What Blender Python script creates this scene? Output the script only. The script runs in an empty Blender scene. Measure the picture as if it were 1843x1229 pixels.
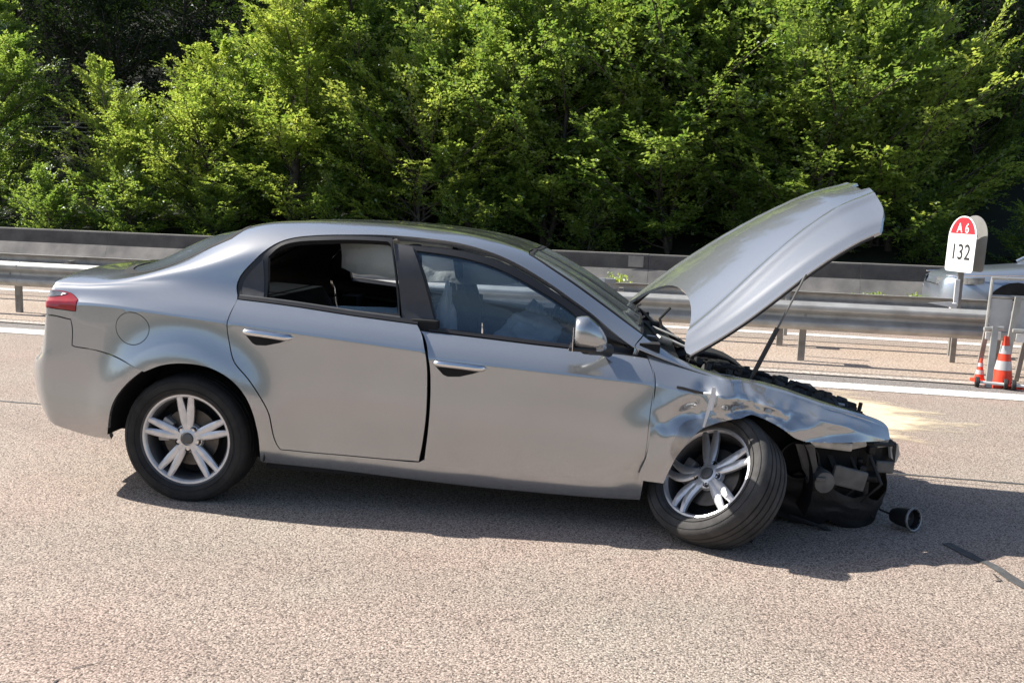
import bpy, bmesh, math, random
import numpy as np
from mathutils import Vector, Matrix, noise, geometry
random.seed(7); rng=np.random.default_rng(7)
sc=bpy.context.scene; COL=sc.collection
R=math.radians
# ------------------------------------------------------------------ camera
CH=1.5476; PITCH=R(8.096); ROLL=R(-1.9368); YAW=R(-11.1402)
d=Vector((math.sin(YAW)*math.cos(PITCH),math.cos(YAW)*math.cos(PITCH),-math.sin(PITCH)))
r_=Vector((math.cos(YAW),-math.sin(YAW),0)); u_=r_.cross(d)
RT=math.cos(ROLL)*r_-math.sin(ROLL)*u_; UP=math.sin(ROLL)*r_+math.cos(ROLL)*u_
cd=bpy.data.cameras.new('camera'); cam=bpy.data.objects.new('camera',cd); COL.objects.link(cam); sc.camera=cam
cd.sensor_width=36; cd.lens=36*1640.06/1843; cd.clip_start=.05; cd.clip_end=2000
m=Matrix((RT,UP,-d)).transposed().to_4x4(); m.translation=Vector((0,0,CH)); cam.matrix_world=m
# ------------------------------------------------------------------ car frame, sky, sun
CARX,CARY,CARPSI,CARPITCH=-2.609,5.048,R(5),0.0193
SUNK=Vector((1.12,-.20,-1)).normalized()           # travel direction of the light in the frame of the car
sd=Matrix.Rotation(CARPSI,3,'Z')@SUNK
sun_to=-sd; ELEV=math.asin(sun_to.z); AZ=math.atan2(sun_to.x,sun_to.y)
w=bpy.data.worlds.new('World'); sc.world=w; w.use_nodes=True; wn=w.node_tree.nodes; bg=wn['Background']
sky=wn.new('ShaderNodeTexSky'); sky.sky_type='NISHITA'; sky.sun_disc=False; sky.sun_elevation=ELEV; sky.sun_rotation=AZ
sky.air_density=1.0; sky.dust_density=1.6; sky.ozone_density=1.2
w.node_tree.links.new(sky.outputs[0],bg.inputs[0]); bg.inputs[1].default_value=.085
sl=bpy.data.lights.new('sun','SUN'); sl.energy=5.0; sl.angle=R(.53); sl.color=(1,.95,.87)
so=bpy.data.objects.new('sun',sl); COL.objects.link(so); so.rotation_euler=sd.to_track_quat('-Z','Y').to_euler(); so.location=(0,0,30)
sc.view_settings.view_transform='Standard'; sc.view_settings.look='None'; sc.view_settings.exposure=.84; sc.view_settings.gamma=1
sc.view_settings.use_curve_mapping=False
sc.render.engine='CYCLES'; sc.cycles.max_bounces=8; sc.cycles.transparent_max_bounces=16
# ------------------------------------------------------------------ helpers
def link(o,parent=None):
    COL.objects.link(o)
    if parent is not None: o.parent=parent
    return o
def tag(o,label=None,cat=None,group=None,kind=None):
    if label: o['label']=label
    if cat: o['category']=cat
    if group: o['group']=group
    if kind: o['kind']=kind
    return o
def empty(name,loc=(0,0,0),rot=(0,0,0),parent=None):
    o=bpy.data.objects.new(name,None); o.location=loc; o.rotation_euler=rot; o.empty_display_size=.2; return link(o,parent)
class MB:
    """collects boxes, tubes, lathes and prisms into one mesh"""
    def __init__(s): s.v=[]; s.f=[]; s.sm=[]
    def add(s,V,F,smooth=False,M=None):
        n=len(s.v)
        if M is not None: V=[M@Vector(p) for p in V]
        s.v+= [tuple(p) for p in V]; s.f+=[tuple(i+n for i in f) for f in F]; s.sm+=[smooth]*len(F); return s
    def box(s,c,sz,M=None,b=0,rot=None):
        x,y,z=[k/2 for k in sz]; bm=bmesh.new()
        bmesh.ops.create_cube(bm,size=1); bmesh.ops.scale(bm,vec=(2*x,2*y,2*z),verts=bm.verts)
        if b>0: bmesh.ops.bevel(bm,geom=list(bm.edges),offset=min(b,x*.9,y*.9,z*.9),segments=2,affect='EDGES',profile=.6)
        T=Matrix.Translation(c)
        if rot: 
            from mathutils import Euler
            T=T@Euler(rot).to_matrix().to_4x4()
        if M is not None: T=M@T
        bm.verts.index_update(); s.add([T@v.co for v in bm.verts],[[v.index for v in f.verts] for f in bm.faces]); bm.free(); return s
    def tube(s,pts,r,n=8,cap=True,M=None,smooth=True):
        pts=[Vector(p) for p in pts]; rr=r if isinstance(r,(list,tuple)) else [r]*len(pts); V=[];F=[]
        t=(pts[1]-pts[0]).normalized(); a=t.orthogonal().normalized()
        for i,p in enumerate(pts):
            t=((pts[min(i+1,len(pts)-1)]-pts[max(i-1,0)])).normalized(); a=(a-a.dot(t)*t)
            a=a.normalized() if a.length>1e-6 else t.orthogonal().normalized(); b=t.cross(a)
            for k in range(n):
                g=2*math.pi*k/n; V.append(p+rr[i]*(math.cos(g)*a+math.sin(g)*b))
        for i in range(len(pts)-1):
            for k in range(n): F.append((i*n+k,i*n+(k+1)%n,(i+1)*n+(k+1)%n,(i+1)*n+k))
        if cap: F.append(tuple(range(n))[::-1]); F.append(tuple((len(pts)-1)*n+k for k in range(n)))
        return s.add(V,F,smooth,M)
    def lathe(s,prof,n=48,M=None,smooth=True,closed=False):
        """prof: (radius, y) about the Y axis"""
        V=[];F=[];m=len(prof)
        for k in range(n):
            g=2*math.pi*k/n
            for (r,y) in prof: V.append((r*math.cos(g),y,r*math.sin(g)))
        mm=m if closed else m-1
        for k in range(n):
            for j in range(mm): F.append((k*m+j,k*m+(j+1)%m,((k+1)%n)*m+(j+1)%m,((k+1)%n)*m+j))
        return s.add(V,F,smooth,M)
    def prism(s,poly,h,M=None,b=0,smooth=False):
        """poly in the local XY plane, from z=0 to z=h"""
        n=len(poly); V=[(x,y,0) for x,y in poly]+[(x,y,h) for x,y in poly]
        F=[tuple(range(n))[::-1],tuple(range(n,2*n))]+[(i,(i+1)%n,(i+1)%n+n,i+n) for i in range(n)]
        return s.add(V,F,smooth,M)
    def build(s,name,mat,parent=None,smooth=None,auto=True):
        me=bpy.data.meshes.new(name); me.from_pydata(s.v,[],s.f)
        me.polygons.foreach_set('use_smooth',s.sm if smooth is None else [smooth]*len(s.f))
        if mat: me.materials.append(mat)
        me.update(); o=bpy.data.objects.new(name,me); link(o,parent)
        bm=bmesh.new(); bm.from_mesh(me); bmesh.ops.recalc_face_normals(bm,faces=bm.faces)
        if auto:
            for e in bm.edges:
                if len(e.link_faces)==2 and e.calc_face_angle(0)>R(38): e.smooth=False
        bm.to_mesh(me); bm.free(); return o
# ------------------------------------------------------------------ materials
def mat(name,col=(.5,.5,.5),rough=.5,metal=0.,coat=0.,spec=.5,noise_amt=0.,noise_scale=8.,bump=0.,bump_scale=60.,coat_rough=.03,col2=None,emit=None):
    m=bpy.data.materials.new(name); m.use_nodes=True; N=m.node_tree.nodes; L=m.node_tree.links; b=N['Principled BSDF']
    b.inputs['Base Color'].default_value=(*col,1); b.inputs['Roughness'].default_value=rough; b.inputs['Metallic'].default_value=metal
    b.inputs['Coat Weight'].default_value=coat; b.inputs['Coat Roughness'].default_value=coat_rough; b.inputs['Specular IOR Level'].default_value=spec
    tc=N.new('ShaderNodeTexCoord')
    if noise_amt>0:
        n=N.new('ShaderNodeTexNoise'); n.inputs['Scale'].default_value=noise_scale; n.inputs['Detail'].default_value=6; L.new(tc.outputs['Object'],n.inputs['Vector'])
        rp=N.new('ShaderNodeValToRGB'); rp.color_ramp.elements[0].position=.3; rp.color_ramp.elements[1].position=.7
        c2=col2 or tuple(c*(1-noise_amt) for c in col)
        rp.color_ramp.elements[0].color=(*c2,1); rp.color_ramp.elements[1].color=(*col,1)
        L.new(n.outputs['Fac'],rp.inputs[0]); L.new(rp.outputs[0],b.inputs['Base Color'])
        mr=N.new('ShaderNodeMapRange'); mr.inputs[3].default_value=min(1,rough*1.25); mr.inputs[4].default_value=rough*.85; L.new(n.outputs['Fac'],mr.inputs[0]); L.new(mr.outputs[0],b.inputs['Roughness'])
    if bump>0:
        n2=N.new('ShaderNodeTexNoise'); n2.inputs['Scale'].default_value=bump_scale; n2.inputs['Detail'].default_value=4; L.new(tc.outputs['Object'],n2.inputs['Vector'])
        bp=N.new('ShaderNodeBump'); bp.inputs['Strength'].default_value=bump; bp.inputs['Distance'].default_value=.01; L.new(n2.outputs['Fac'],bp.inputs['Height']); L.new(bp.outputs[0],b.inputs['Normal'])
    return m
def glass_mat(name,tint,refl_rough=0.0,fres=1.5,refl_haze=0.0,refl_haze_col=(.5,.55,.6)):
    m=bpy.data.materials.new(name); m.use_nodes=True; N=m.node_tree.nodes; L=m.node_tree.links; N.clear()
    o=N.new('ShaderNodeOutputMaterial'); t=N.new('ShaderNodeBsdfTransparent'); t.inputs[0].default_value=(*tint,1)
    g=N.new('ShaderNodeBsdfGlossy'); g.inputs['Roughness'].default_value=refl_rough
    f=N.new('ShaderNodeFresnel'); f.inputs[0].default_value=fres; mx=N.new('ShaderNodeMixShader'); L.new(f.outputs[0],mx.inputs[0])
    src=t.outputs[0]
    if refl_haze>0:  # diffuse colour stands in for sky reflected on the glass
        df=N.new('ShaderNodeBsdfDiffuse'); df.inputs[0].default_value=(*refl_haze_col,1); m2=N.new('ShaderNodeMixShader'); m2.inputs[0].default_value=refl_haze
        L.new(t.outputs[0],m2.inputs[1]); L.new(df.outputs[0],m2.inputs[2]); src=m2.outputs[0]
    L.new(src,mx.inputs[1]); L.new(g.outputs[0],mx.inputs[2]); L.new(mx.outputs[0],o.inputs[0]); return m
def cloth_mat(name,col):
    m=bpy.data.materials.new(name); m.use_nodes=True; N=m.node_tree.nodes; L=m.node_tree.links; N.clear(); o=N.new('ShaderNodeOutputMaterial'); d_=N.new('ShaderNodeBsdfDiffuse'); t=N.new('ShaderNodeBsdfTranslucent'); x=N.new('ShaderNodeMixShader'); x.inputs[0].default_value=.5
    tc=N.new('ShaderNodeTexCoord'); n=N.new('ShaderNodeTexNoise'); n.inputs['Scale'].default_value=7; n.inputs['Detail'].default_value=5; L.new(tc.outputs['Object'],n.inputs['Vector'])
    bp=N.new('ShaderNodeBump'); bp.inputs['Strength'].default_value=.9; bp.inputs['Distance'].default_value=.03; L.new(n.outputs['Fac'],bp.inputs['Height'])
    for q in (d_,t): q.inputs[0].default_value=(*col,1); L.new(bp.outputs[0],q.inputs['Normal'])
    L.new(d_.outputs[0],x.inputs[1]); L.new(t.outputs[0],x.inputs[2]); L.new(x.outputs[0],o.inputs[0]); return m
M={}
M['paint']=mat('silver_paint',(.435,.455,.475),.19,metal=.72,coat=1.0,noise_amt=.05,noise_scale=3,coat_rough=.02)
M['paint_dirty']=mat('scraped_silver_paint',(.47,.48,.49),.34,metal=.75,coat=.4,noise_amt=.35,noise_scale=9,col2=(.25,.25,.25),coat_rough=.1)
M['black_trim']=mat('black_trim',(.018,.018,.02),.35,noise_amt=.2,noise_scale=12)
M['pillar']=mat('pillar_plastic',(.055,.055,.06),.42,noise_amt=.25,noise_scale=14)
M['rubber']=mat('rubber',(.022,.022,.023),.72,noise_amt=.35,noise_scale=20,bump=.15,bump_scale=300)
M['tyre']=mat('tyre_rubber',(.022,.022,.022),.75,noise_amt=.45,noise_scale=14,bump=.3,bump_scale=200)
M['tyre_dusty']=mat('dusty_tyre_rubber',(.075,.072,.07),.85,noise_amt=.6,noise_scale=9,bump=.3,bump_scale=200)
M['alloy']=mat('alloy_silver',(.78,.785,.80),.36,metal=.6,coat=.3,noise_amt=.18,noise_scale=25)
M['disc']=mat('brake_disc',(.13,.12,.11),.45,metal=.8,noise_amt=.3,noise_scale=30)
M['caliper']=mat('caliper',(.42,.42,.43),.45,metal=.5,noise_amt=.3)
M['dark']=mat('dark_plastic',(.014,.014,.015),.55,noise_amt=.4,noise_scale=10,bump=.4,bump_scale=35)
M['liner']=mat('wheel_liner',(.008,.008,.009),.9,noise_amt=.4)
M['grey_plastic']=mat('grey_plastic',(.15,.15,.145),.45,noise_amt=.4,noise_scale=16)
M['bracket']=mat('bare_bracket_metal',(.55,.55,.53),.42,metal=.6,noise_amt=.4,noise_scale=18)
M['chrome']=mat('satin_chrome',(.72,.73,.75),.16,metal=1)
M['white_trim']=mat('broken_plastic_edge',(.75,.77,.78),.35,noise_amt=.1)
M['red_lens']=mat('red_lens',(.42,.012,.02),.12,coat=1,noise_amt=.25,noise_scale=30)
M['clear_lens']=mat('clear_lens',(.25,.26,.27),.15,metal=.4,coat=1,noise_amt=.5,noise_scale=25)
M['seat']=mat('seat_fabric',(.022,.024,.028),.85,noise_amt=.3,bump=.3,bump_scale=200)
M['dash']=mat('dashboard',(.016,.017,.019),.6,noise_amt=.2,bump=.3,bump_scale=300)
M['airbag']=mat('airbag_fabric',(.52,.56,.62),.9,noise_amt=.2,noise_scale=5,bump=.8,bump_scale=9)
M['curtain']=mat('curtain_airbag',(.42,.45,.42),.9,noise_amt=.25,noise_scale=4,bump=.8,bump_scale=8)
M['headliner']=mat('headliner',(.03,.03,.03),.9)
M['curtain']=cloth_mat('curtain_airbag',(.66,.70,.68)); M['airbag']=cloth_mat('airbag_fabric',(.80,.84,.88))
M['rim_dark']=mat('rim_barrel_metal',(.10,.10,.105),.5,metal=.5,noise_amt=.3)
M['galv']=mat('galvanised_steel',(.46,.46,.44),.48,metal=.35,noise_amt=.32,noise_scale=5,col2=(.30,.295,.28),bump=.1,bump_scale=40)
M['galv_post']=mat('weathered_steel',(.34,.325,.30),.6,metal=.25,noise_amt=.35,noise_scale=7,col2=(.20,.185,.165))
M['white_paint']=mat('white_paint',(.78,.78,.76),.5,noise_amt=.12,noise_scale=12)
M['sign_white']=mat('sign_white',(.82,.83,.82),.4); M['sign_red']=mat('sign_red',(.62,.02,.035),.4); M['sign_black']=mat('sign_black',(.02,.02,.022),.5)
M['sign_back']=mat('sign_back',(.27,.265,.25),.5,noise_amt=.2)
M['cone']=mat('cone_orange',(.80,.06,.02),.5,noise_amt=.25,noise_scale=14); M['cone_band']=mat('cone_band',(.45,.45,.46),.35)
M['acrylic']=mat('mesh_sheet',(.50,.52,.53),.45,noise_amt=.2)
M['glass']=glass_mat('side_glass',(.84,.90,.94),0,1.6,refl_haze=.13,refl_haze_col=(.20,.36,.54))  # bluish veil paints in the reflected sky
M['screen']=glass_mat('windscreen_glass',(.62,.70,.70),0.05,1.7,refl_haze=.5,refl_haze_col=(.42,.46,.46))
M['rear_glass']=glass_mat('rear_screen_glass',(.25,.29,.31),0.03,1.9,refl_haze=.22,refl_haze_col=(.42,.5,.56))
# ------------------------------------------------------------------ road and ground materials
def road_mat(name,light,dark,tintA,tintB,scale=145.,bump=.38,cracks=False):
    m=bpy.data.materials.new(name); m.use_nodes=True; N=m.node_tree.nodes; L=m.node_tree.links; b=N['Principled BSDF']; b.inputs['Roughness'].default_value=.85
    b.inputs['Specular IOR Level'].default_value=.3
    g=N.new('ShaderNodeNewGeometry'); v=N.new('ShaderNodeTexVoronoi'); v.inputs['Scale'].default_value=scale; L.new(g.outputs['Position'],v.inputs['Vector'])
    n1=N.new('ShaderNodeTexNoise'); n1.inputs['Scale'].default_value=scale*.75; n1.inputs['Detail'].default_value=3; L.new(g.outputs['Position'],n1.inputs['Vector'])
    wn=N.new('ShaderNodeSeparateColor'); L.new(v.outputs['Color'],wn.inputs[0])
    # stone tone: random per chip, with dark binder between the chips
    r1=N.new('ShaderNodeValToRGB'); e=r1.color_ramp.elements; e[0].position=0; e[0].color=(*dark,1); e[1].position=1; e[1].color=(*light,1)
    k=r1.color_ramp.elements.new(.35); k.color=(*[a*.45+c*.55 for a,c in zip(dark,light)],1)
    L.new(wn.outputs[0],r1.inputs[0])
    r2=N.new('ShaderNodeValToRGB'); r2.color_ramp.elements[0].position=.34; r2.color_ramp.elements[0].color=(.42,.40,.38,1); r2.color_ramp.elements[1].position=.60; r2.color_ramp.elements[1].color=(1.1,1.1,1.1,1); L.new(n1.outputs['Fac'],r2.inputs[0])
    mu=N.new('ShaderNodeMix'); mu.data_type='RGBA'; mu.blend_type='MULTIPLY'; mu.inputs[0].default_value=1; L.new(r1.outputs[0],mu.inputs[6]); L.new(r2.outputs[0],mu.inputs[7])
    n2=N.new('ShaderNodeTexNoise'); n2.inputs['Scale'].default_value=.55; n2.inputs['Detail'].default_value=5; n2.inputs['Roughness'].default_value=.6; L.new(g.outputs['Position'],n2.inputs['Vector'])
    r3=N.new('ShaderNodeValToRGB'); r3.color_ramp.elements[0].position=.35; r3.color_ramp.elements[0].color=(*tintA,1); r3.color_ramp.elements[1].position=.65; r3.color_ramp.elements[1].color=(*tintB,1); L.new(n2.outputs['Fac'],r3.inputs[0])
    m2=N.new('ShaderNodeMix'); m2.data_type='RGBA'; m2.blend_type='MULTIPLY'; m2.inputs[0].default_value=1; L.new(mu.outputs[2],m2.inputs[6]); L.new(r3.outputs[0],m2.inputs[7])
    out=m2.outputs[2]
    # long wheel-path streaks running along the road
    mp=N.new('ShaderNodeMapping'); mp.inputs['Scale'].default_value=(.06,1.6,1); L.new(g.outputs['Position'],mp.inputs[0])
    n4=N.new('ShaderNodeTexNoise'); n4.inputs['Scale'].default_value=1; n4.inputs['Detail'].default_value=4; L.new(mp.outputs[0],n4.inputs['Vector'])
    r4=N.new('ShaderNodeMapRange'); r4.inputs[1].default_value=.3; r4.inputs[2].default_value=.7; r4.inputs[3].default_value=.9; r4.inputs[4].default_value=1.06; L.new(n4.outputs['Fac'],r4.inputs[0])
    m3=N.new('ShaderNodeVectorMath'); m3.operation='SCALE'; L.new(out,m3.inputs[0]); L.new(r4.outputs[0],m3.inputs['Scale']); out=m3.outputs[0]
    L.new(out,b.inputs['Base Color'])
    ad=N.new('ShaderNodeMath'); ad.operation='SUBTRACT'; L.new(n1.outputs['Fac'],ad.inputs[0]); L.new(v.outputs['Distance'],ad.inputs[1])
    bp=N.new('ShaderNodeBump'); bp.inputs['Strength'].default_value=bump; bp.inputs['Distance'].default_value=.006; L.new(ad.outputs[0],bp.inputs['Height']); L.new(bp.outputs[0],b.inputs['Normal'])
    return m
M['road']=road_mat('chip_seal_road',(.54,.47,.415),(.115,.098,.088),(1.0,.90,.86),(.98,1.0,.96))
M['shoulder']=road_mat('grey_asphalt',(.36,.33,.31),(.14,.13,.125),(1,1,1),(.94,.93,.92),scale=120)
M['median']=road_mat('median_concrete',(.52,.43,.36),(.36,.30,.25),(1,.95,.9),(1,1,1),scale=60,bump=.3)
M['kerbstone']=road_mat('pale_concrete',(.58,.52,.46),(.42,.38,.34),(1,1,1),(.9,.9,.9),scale=60,bump=.2)
M['line']=road_mat('road_line_paint',(.86,.84,.80),(.66,.63,.58),(1,1,1),(.95,.95,.95),scale=90,bump=.3)
M['joint']=mat('bitumen_joint',(.06,.055,.055),.7,noise_amt=.5,noise_scale=20)
M['tar']=mat('tar_seal',(.10,.10,.10),.75,noise_amt=.4,noise_scale=12,bump=.4,bump_scale=50)
def sand_mat():
    m=mat('absorbent_powder',(.72,.60,.42),.95,noise_amt=.2,noise_scale=14,bump=.5,bump_scale=80); N=m.node_tree.nodes; L=m.node_tree.links
    tc=N.new('ShaderNodeTexCoord'); mp=N.new('ShaderNodeMapping'); mp.inputs['Scale'].default_value=(1.0,2.2,1); L.new(tc.outputs['Object'],mp.inputs[0])
    n=N.new('ShaderNodeTexNoise'); n.inputs['Scale'].default_value=1.3; n.inputs['Detail'].default_value=8; n.inputs['Roughness'].default_value=.6; L.new(mp.outputs[0],n.inputs['Vector'])
    m2=N.new('ShaderNodeMapping'); m2.inputs['Scale'].default_value=(1.25,1.05,1); L.new(tc.outputs['Object'],m2.inputs[0]); ln=N.new('ShaderNodeVectorMath'); ln.operation='LENGTH'; L.new(m2.outputs[0],ln.inputs[0])
    a=N.new('ShaderNodeMath'); a.operation='MULTIPLY_ADD'; a.inputs[1].default_value=-1.5; a.inputs[2].default_value=.95; L.new(ln.outputs['Value'],a.inputs[0])
    b=N.new('ShaderNodeMath'); b.operation='MULTIPLY_ADD'; b.inputs[1].default_value=3.2; L.new(n.outputs['Fac'],b.inputs[0]); b.inputs[2].default_value=-.95
    c=N.new('ShaderNodeMath'); c.operation='ADD'; L.new(a.outputs[0],c.inputs[0]); L.new(b.outputs[0],c.inputs[1])
    d_=N.new('ShaderNodeMath'); d_.operation='MULTIPLY'; d_.inputs[1].default_value=1.7; d_.use_clamp=True; L.new(c.outputs[0],d_.inputs[0])
    L.new(d_.outputs[0],N['Principled BSDF'].inputs['Alpha']); return m
M['sand']=sand_mat()
M['concrete']=mat('barrier_concrete',(.30,.285,.265),.85,noise_amt=.45,noise_scale=2.2,col2=(.15,.145,.14),bump=.4,bump_scale=30)
M['concrete_shade']=mat('shaded_barrier_concrete',(.085,.083,.082),.85,noise_amt=.5,noise_scale=2.5,col2=(.045,.045,.048),bump=.4,bump_scale=30)  # shade of the upright upper face put into the colour
M['soil']=mat('leaf_litter_soil',(.016,.022,.008),.95,noise_amt=.6,noise_scale=.8,col2=(.006,.010,.004),bump=.8,bump_scale=4)
M['verge']=mat('verge_grass_ground',(.085,.085,.06),.95,noise_amt=.5,noise_scale=.6,col2=(.045,.05,.035),bump=1,bump_scale=6)
M['bark']=mat('bark',(.10,.085,.07),.9,noise_amt=.5,noise_scale=8,bump=.8,bump_scale=30)
M['dry']=mat('dry_grass',(.42,.30,.19),.9,noise_amt=.4,noise_scale=30)
def leaf_mat(name,c1,c2,t1,t2,gloss=.12,tw=.5):
    m=bpy.data.materials.new(name); m.use_nodes=True; N=m.node_tree.nodes; L=m.node_tree.links; N.clear()
    o=N.new('ShaderNodeOutputMaterial'); g=N.new('ShaderNodeNewGeometry'); oi=N.new('ShaderNodeObjectInfo')
    n=N.new('ShaderNodeTexNoise'); n.inputs['Scale'].default_value=1.1; n.inputs['Detail'].default_value=3; L.new(g.outputs['Position'],n.inputs['Vector'])
    a=N.new('ShaderNodeMath'); a.operation='MULTIPLY_ADD'; a.inputs[1].default_value=.55; L.new(g.outputs['Random Per Island'],a.inputs[0])
    ns=N.new('ShaderNodeMapRange'); ns.inputs[1].default_value=.35; ns.inputs[2].default_value=.65; ns.inputs[4].default_value=.45; L.new(n.outputs['Fac'],ns.inputs[0]); L.new(ns.outputs[0],a.inputs[2])
    def mixc(x,y):
        k=N.new('ShaderNodeMix'); k.data_type='RGBA'; k.inputs[6].default_value=(*x,1); k.inputs[7].default_value=(*y,1); L.new(a.outputs[0],k.inputs[0]); return k.outputs[2]
    df=N.new('ShaderNodeBsdfDiffuse'); L.new(mixc(c1,c2),df.inputs[0]); tr=N.new('ShaderNodeBsdfTranslucent'); L.new(mixc(t1,t2),tr.inputs[0])
    mx=N.new('ShaderNodeMixShader'); mx.inputs[0].default_value=tw; L.new(df.outputs[0],mx.inputs[1]); L.new(tr.outputs[0],mx.inputs[2])
    gl=N.new('ShaderNodeBsdfGlossy'); gl.inputs['Roughness'].default_value=.38; gl.inputs[0].default_value=(.9,.95,1,1)
    m2=N.new('ShaderNodeMixShader'); m2.inputs[0].default_value=gloss*.4; L.new(mx.outputs[0],m2.inputs[1]); L.new(gl.outputs[0],m2.inputs[2]); L.new(m2.outputs[0],o.inputs[0]); return m
M['leaf_a']=leaf_mat('hornbeam_leaf',(.055,.115,.026),(.17,.24,.055),(.15,.32,.035),(.56,.67,.11),.14,.5)
M['leaf_b']=leaf_mat('young_leaf',(.09,.16,.03),(.24,.31,.065),(.27,.45,.045),(.74,.80,.14),.14,.52)
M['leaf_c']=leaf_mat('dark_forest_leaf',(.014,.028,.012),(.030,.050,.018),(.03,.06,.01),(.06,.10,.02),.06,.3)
import numpy as np, math
# ---- car surface: longitudinal rails, right half, w = -y ----
XS=np.array([-1.45,-1.10,-.75,-.55,-.42,-.20,0,.20,.45,.80,1.20,1.60,1.90,2.15,2.35,2.60,2.90,3.20,3.40,3.55])
RY=[
[0.7,0.7,0.7,0.71,0.72,0.72,0.72,0.72,0.72,0.72,0.72,0.72,0.72,0.72,0.72,0.72,0.7,0.68,0.62,0.52],
[0.79,0.79,0.79,0.81,0.82,0.83,0.835,0.84,0.84,0.84,0.84,0.84,0.84,0.84,0.84,0.84,0.82,0.79,0.73,0.62],
[0.847,0.847,0.847,0.862,0.87,0.876,0.879,0.882,0.882,0.882,0.882,0.882,0.882,0.882,0.882,0.882,0.877,0.842,0.782,0.672],
[0.878,0.878,0.878,0.89,0.897,0.904,0.908,0.911,0.912,0.912,0.912,0.912,0.912,0.912,0.911,0.909,0.903,0.873,0.813,0.703],
[0.873,0.873,0.873,0.887,0.895,0.904,0.909,0.912,0.913,0.914,0.914,0.914,0.914,0.913,0.912,0.911,0.903,0.871,0.811,0.701],
[0.868,0.868,0.868,0.881,0.89,0.901,0.907,0.91,0.913,0.914,0.914,0.914,0.914,0.913,0.912,0.908,0.898,0.868,0.803,0.698],
[0.84,0.84,0.84,0.851,0.858,0.863,0.866,0.866,0.864,0.864,0.864,0.864,0.864,0.864,0.864,0.866,0.86,0.83,0.773,0.673],
[0.825,0.825,0.825,0.835,0.838,0.828,0.818,0.81,0.803,0.8,0.8,0.8,0.8,0.8,0.805,0.825,0.825,0.795,0.74,0.655],
[0.8,0.8,0.8,0.805,0.8,0.775,0.76,0.75,0.742,0.737,0.737,0.742,0.757,0.777,0.798,0.805,0.8,0.772,0.72,0.635],
[0.765,0.765,0.765,0.762,0.74,0.705,0.688,0.677,0.666,0.66,0.66,0.668,0.7,0.745,0.785,0.785,0.765,0.738,0.69,0.605],
[0.665,0.665,0.665,0.655,0.61,0.575,0.558,0.55,0.55,0.55,0.55,0.575,0.612,0.655,0.695,0.735,0.72,0.7,0.66,0.575],
[0.36,0.36,0.36,0.35,0.335,0.32,0.31,0.3,0.3,0.3,0.3,0.32,0.34,0.36,0.38,0.4,0.4,0.38,0.36,0.31],
[0]*20]
RZ=[
[.25,.24,.23,.22,.21,.19,.18,.17,.17,.16,.16,.15,.15,.15,.15,.15,.16,.18,.20,.22],
[.30,.295,.29,.287,.285,.27,.255,.245,.232,.222,.207,.196,.192,.19,.19,.19,.20,.22,.24,.26],
[.43,.43,.42,.415,.41,.40,.385,.375,.362,.352,.337,.326,.322,.32,.32,.32,.325,.34,.35,.36],
[.66,.66,.65,.63,.61,.60,.59,.585,.58,.57,.56,.55,.545,.54,.535,.53,.52,.50,.48,.45],
[.735,.75,.80,.84,.86,.86,.86,.85,.835,.81,.78,.75,.73,.715,.70,.675,.64,.595,.56,.52],
[.93,.965,.993,1.0,.999,.985,.971,.956,.938,.913,.884,.855,.833,.815,.80,.775,.735,.67,.61,.56],
[.965,.995,1.027,1.038,1.040,1.037,1.029,1.018,1.002,.977,.949,.920,.898,.880,.865,.815,.765,.69,.635,.585],
[1.0,1.02,1.055,1.067,1.074,1.08,1.076,1.066,1.050,1.022,.993,.964,.942,.923,.907,.838,.787,.705,.652,.600],
[1.02,1.045,1.078,1.087,1.10,1.13,1.165,1.20,1.225,1.235,1.215,1.155,1.065,.982,.925,.852,.802,.722,.670,.618],
[1.04,1.065,1.098,1.107,1.125,1.185,1.25,1.32,1.375,1.412,1.405,1.325,1.175,1.035,.948,.862,.812,.733,.683,.632],
[1.06,1.085,1.120,1.130,1.148,1.215,1.315,1.40,1.443,1.462,1.450,1.385,1.252,1.10,.980,.866,.815,.737,.687,.637],
[1.095,1.12,1.152,1.165,1.205,1.315,1.388,1.436,1.465,1.481,1.466,1.398,1.270,1.122,1.002,.90,.85,.78,.73,.67],
[1.10,1.128,1.16,1.175,1.222,1.335,1.40,1.446,1.475,1.487,1.470,1.402,1.275,1.128,1.01,.91,.86,.79,.74,.68]]
XR=[-.84,-.89,-.985,-1.01,-.90,-.825,-.81,-.80,-.80,-.80,-.80,-.80,-.80]
TK=np.array([0,.12,.26,.48,.74,.88,.95,1.01,1.18,1.38,1.50,1.78,2.10])
TB=5   # tangent break at the crease rail
def ncs(x,y):
    """natural cubic spline second derivatives, y (n,m)"""
    n=len(x); h=np.diff(x); A=np.zeros((n,n)); B=np.zeros((n,)+y.shape[1:]); A[0,0]=A[-1,-1]=1
    for i in range(1,n-1):
        A[i,i-1]=h[i-1]; A[i,i]=2*(h[i-1]+h[i]); A[i,i+1]=h[i]
        B[i]=6*((y[i+1]-y[i])/h[i]-(y[i]-y[i-1])/h[i-1])
    return np.linalg.solve(A,B.reshape(n,-1)).reshape(B.shape)
def nev(x,y,m,q):
    """q (k,) -> (k,...)"""
    i=np.clip(np.searchsorted(x,q)-1,0,len(x)-2); h=(x[i+1]-x[i]); a=(x[i+1]-q)/h; b=1-a
    s=lambda v: v.reshape(v.shape+(1,)*(y.ndim-1))
    return s(a)*y[i]+s(b)*y[i+1]+(s((a**3-a)*h*h)*m[i]+s((b**3-b)*h*h)*m[i+1])/6
_R=np.stack([np.array(RY,float).T,np.array(RZ,float).T],-1) # (nx,nr,2)
_M=ncs(XS,_R)
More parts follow.
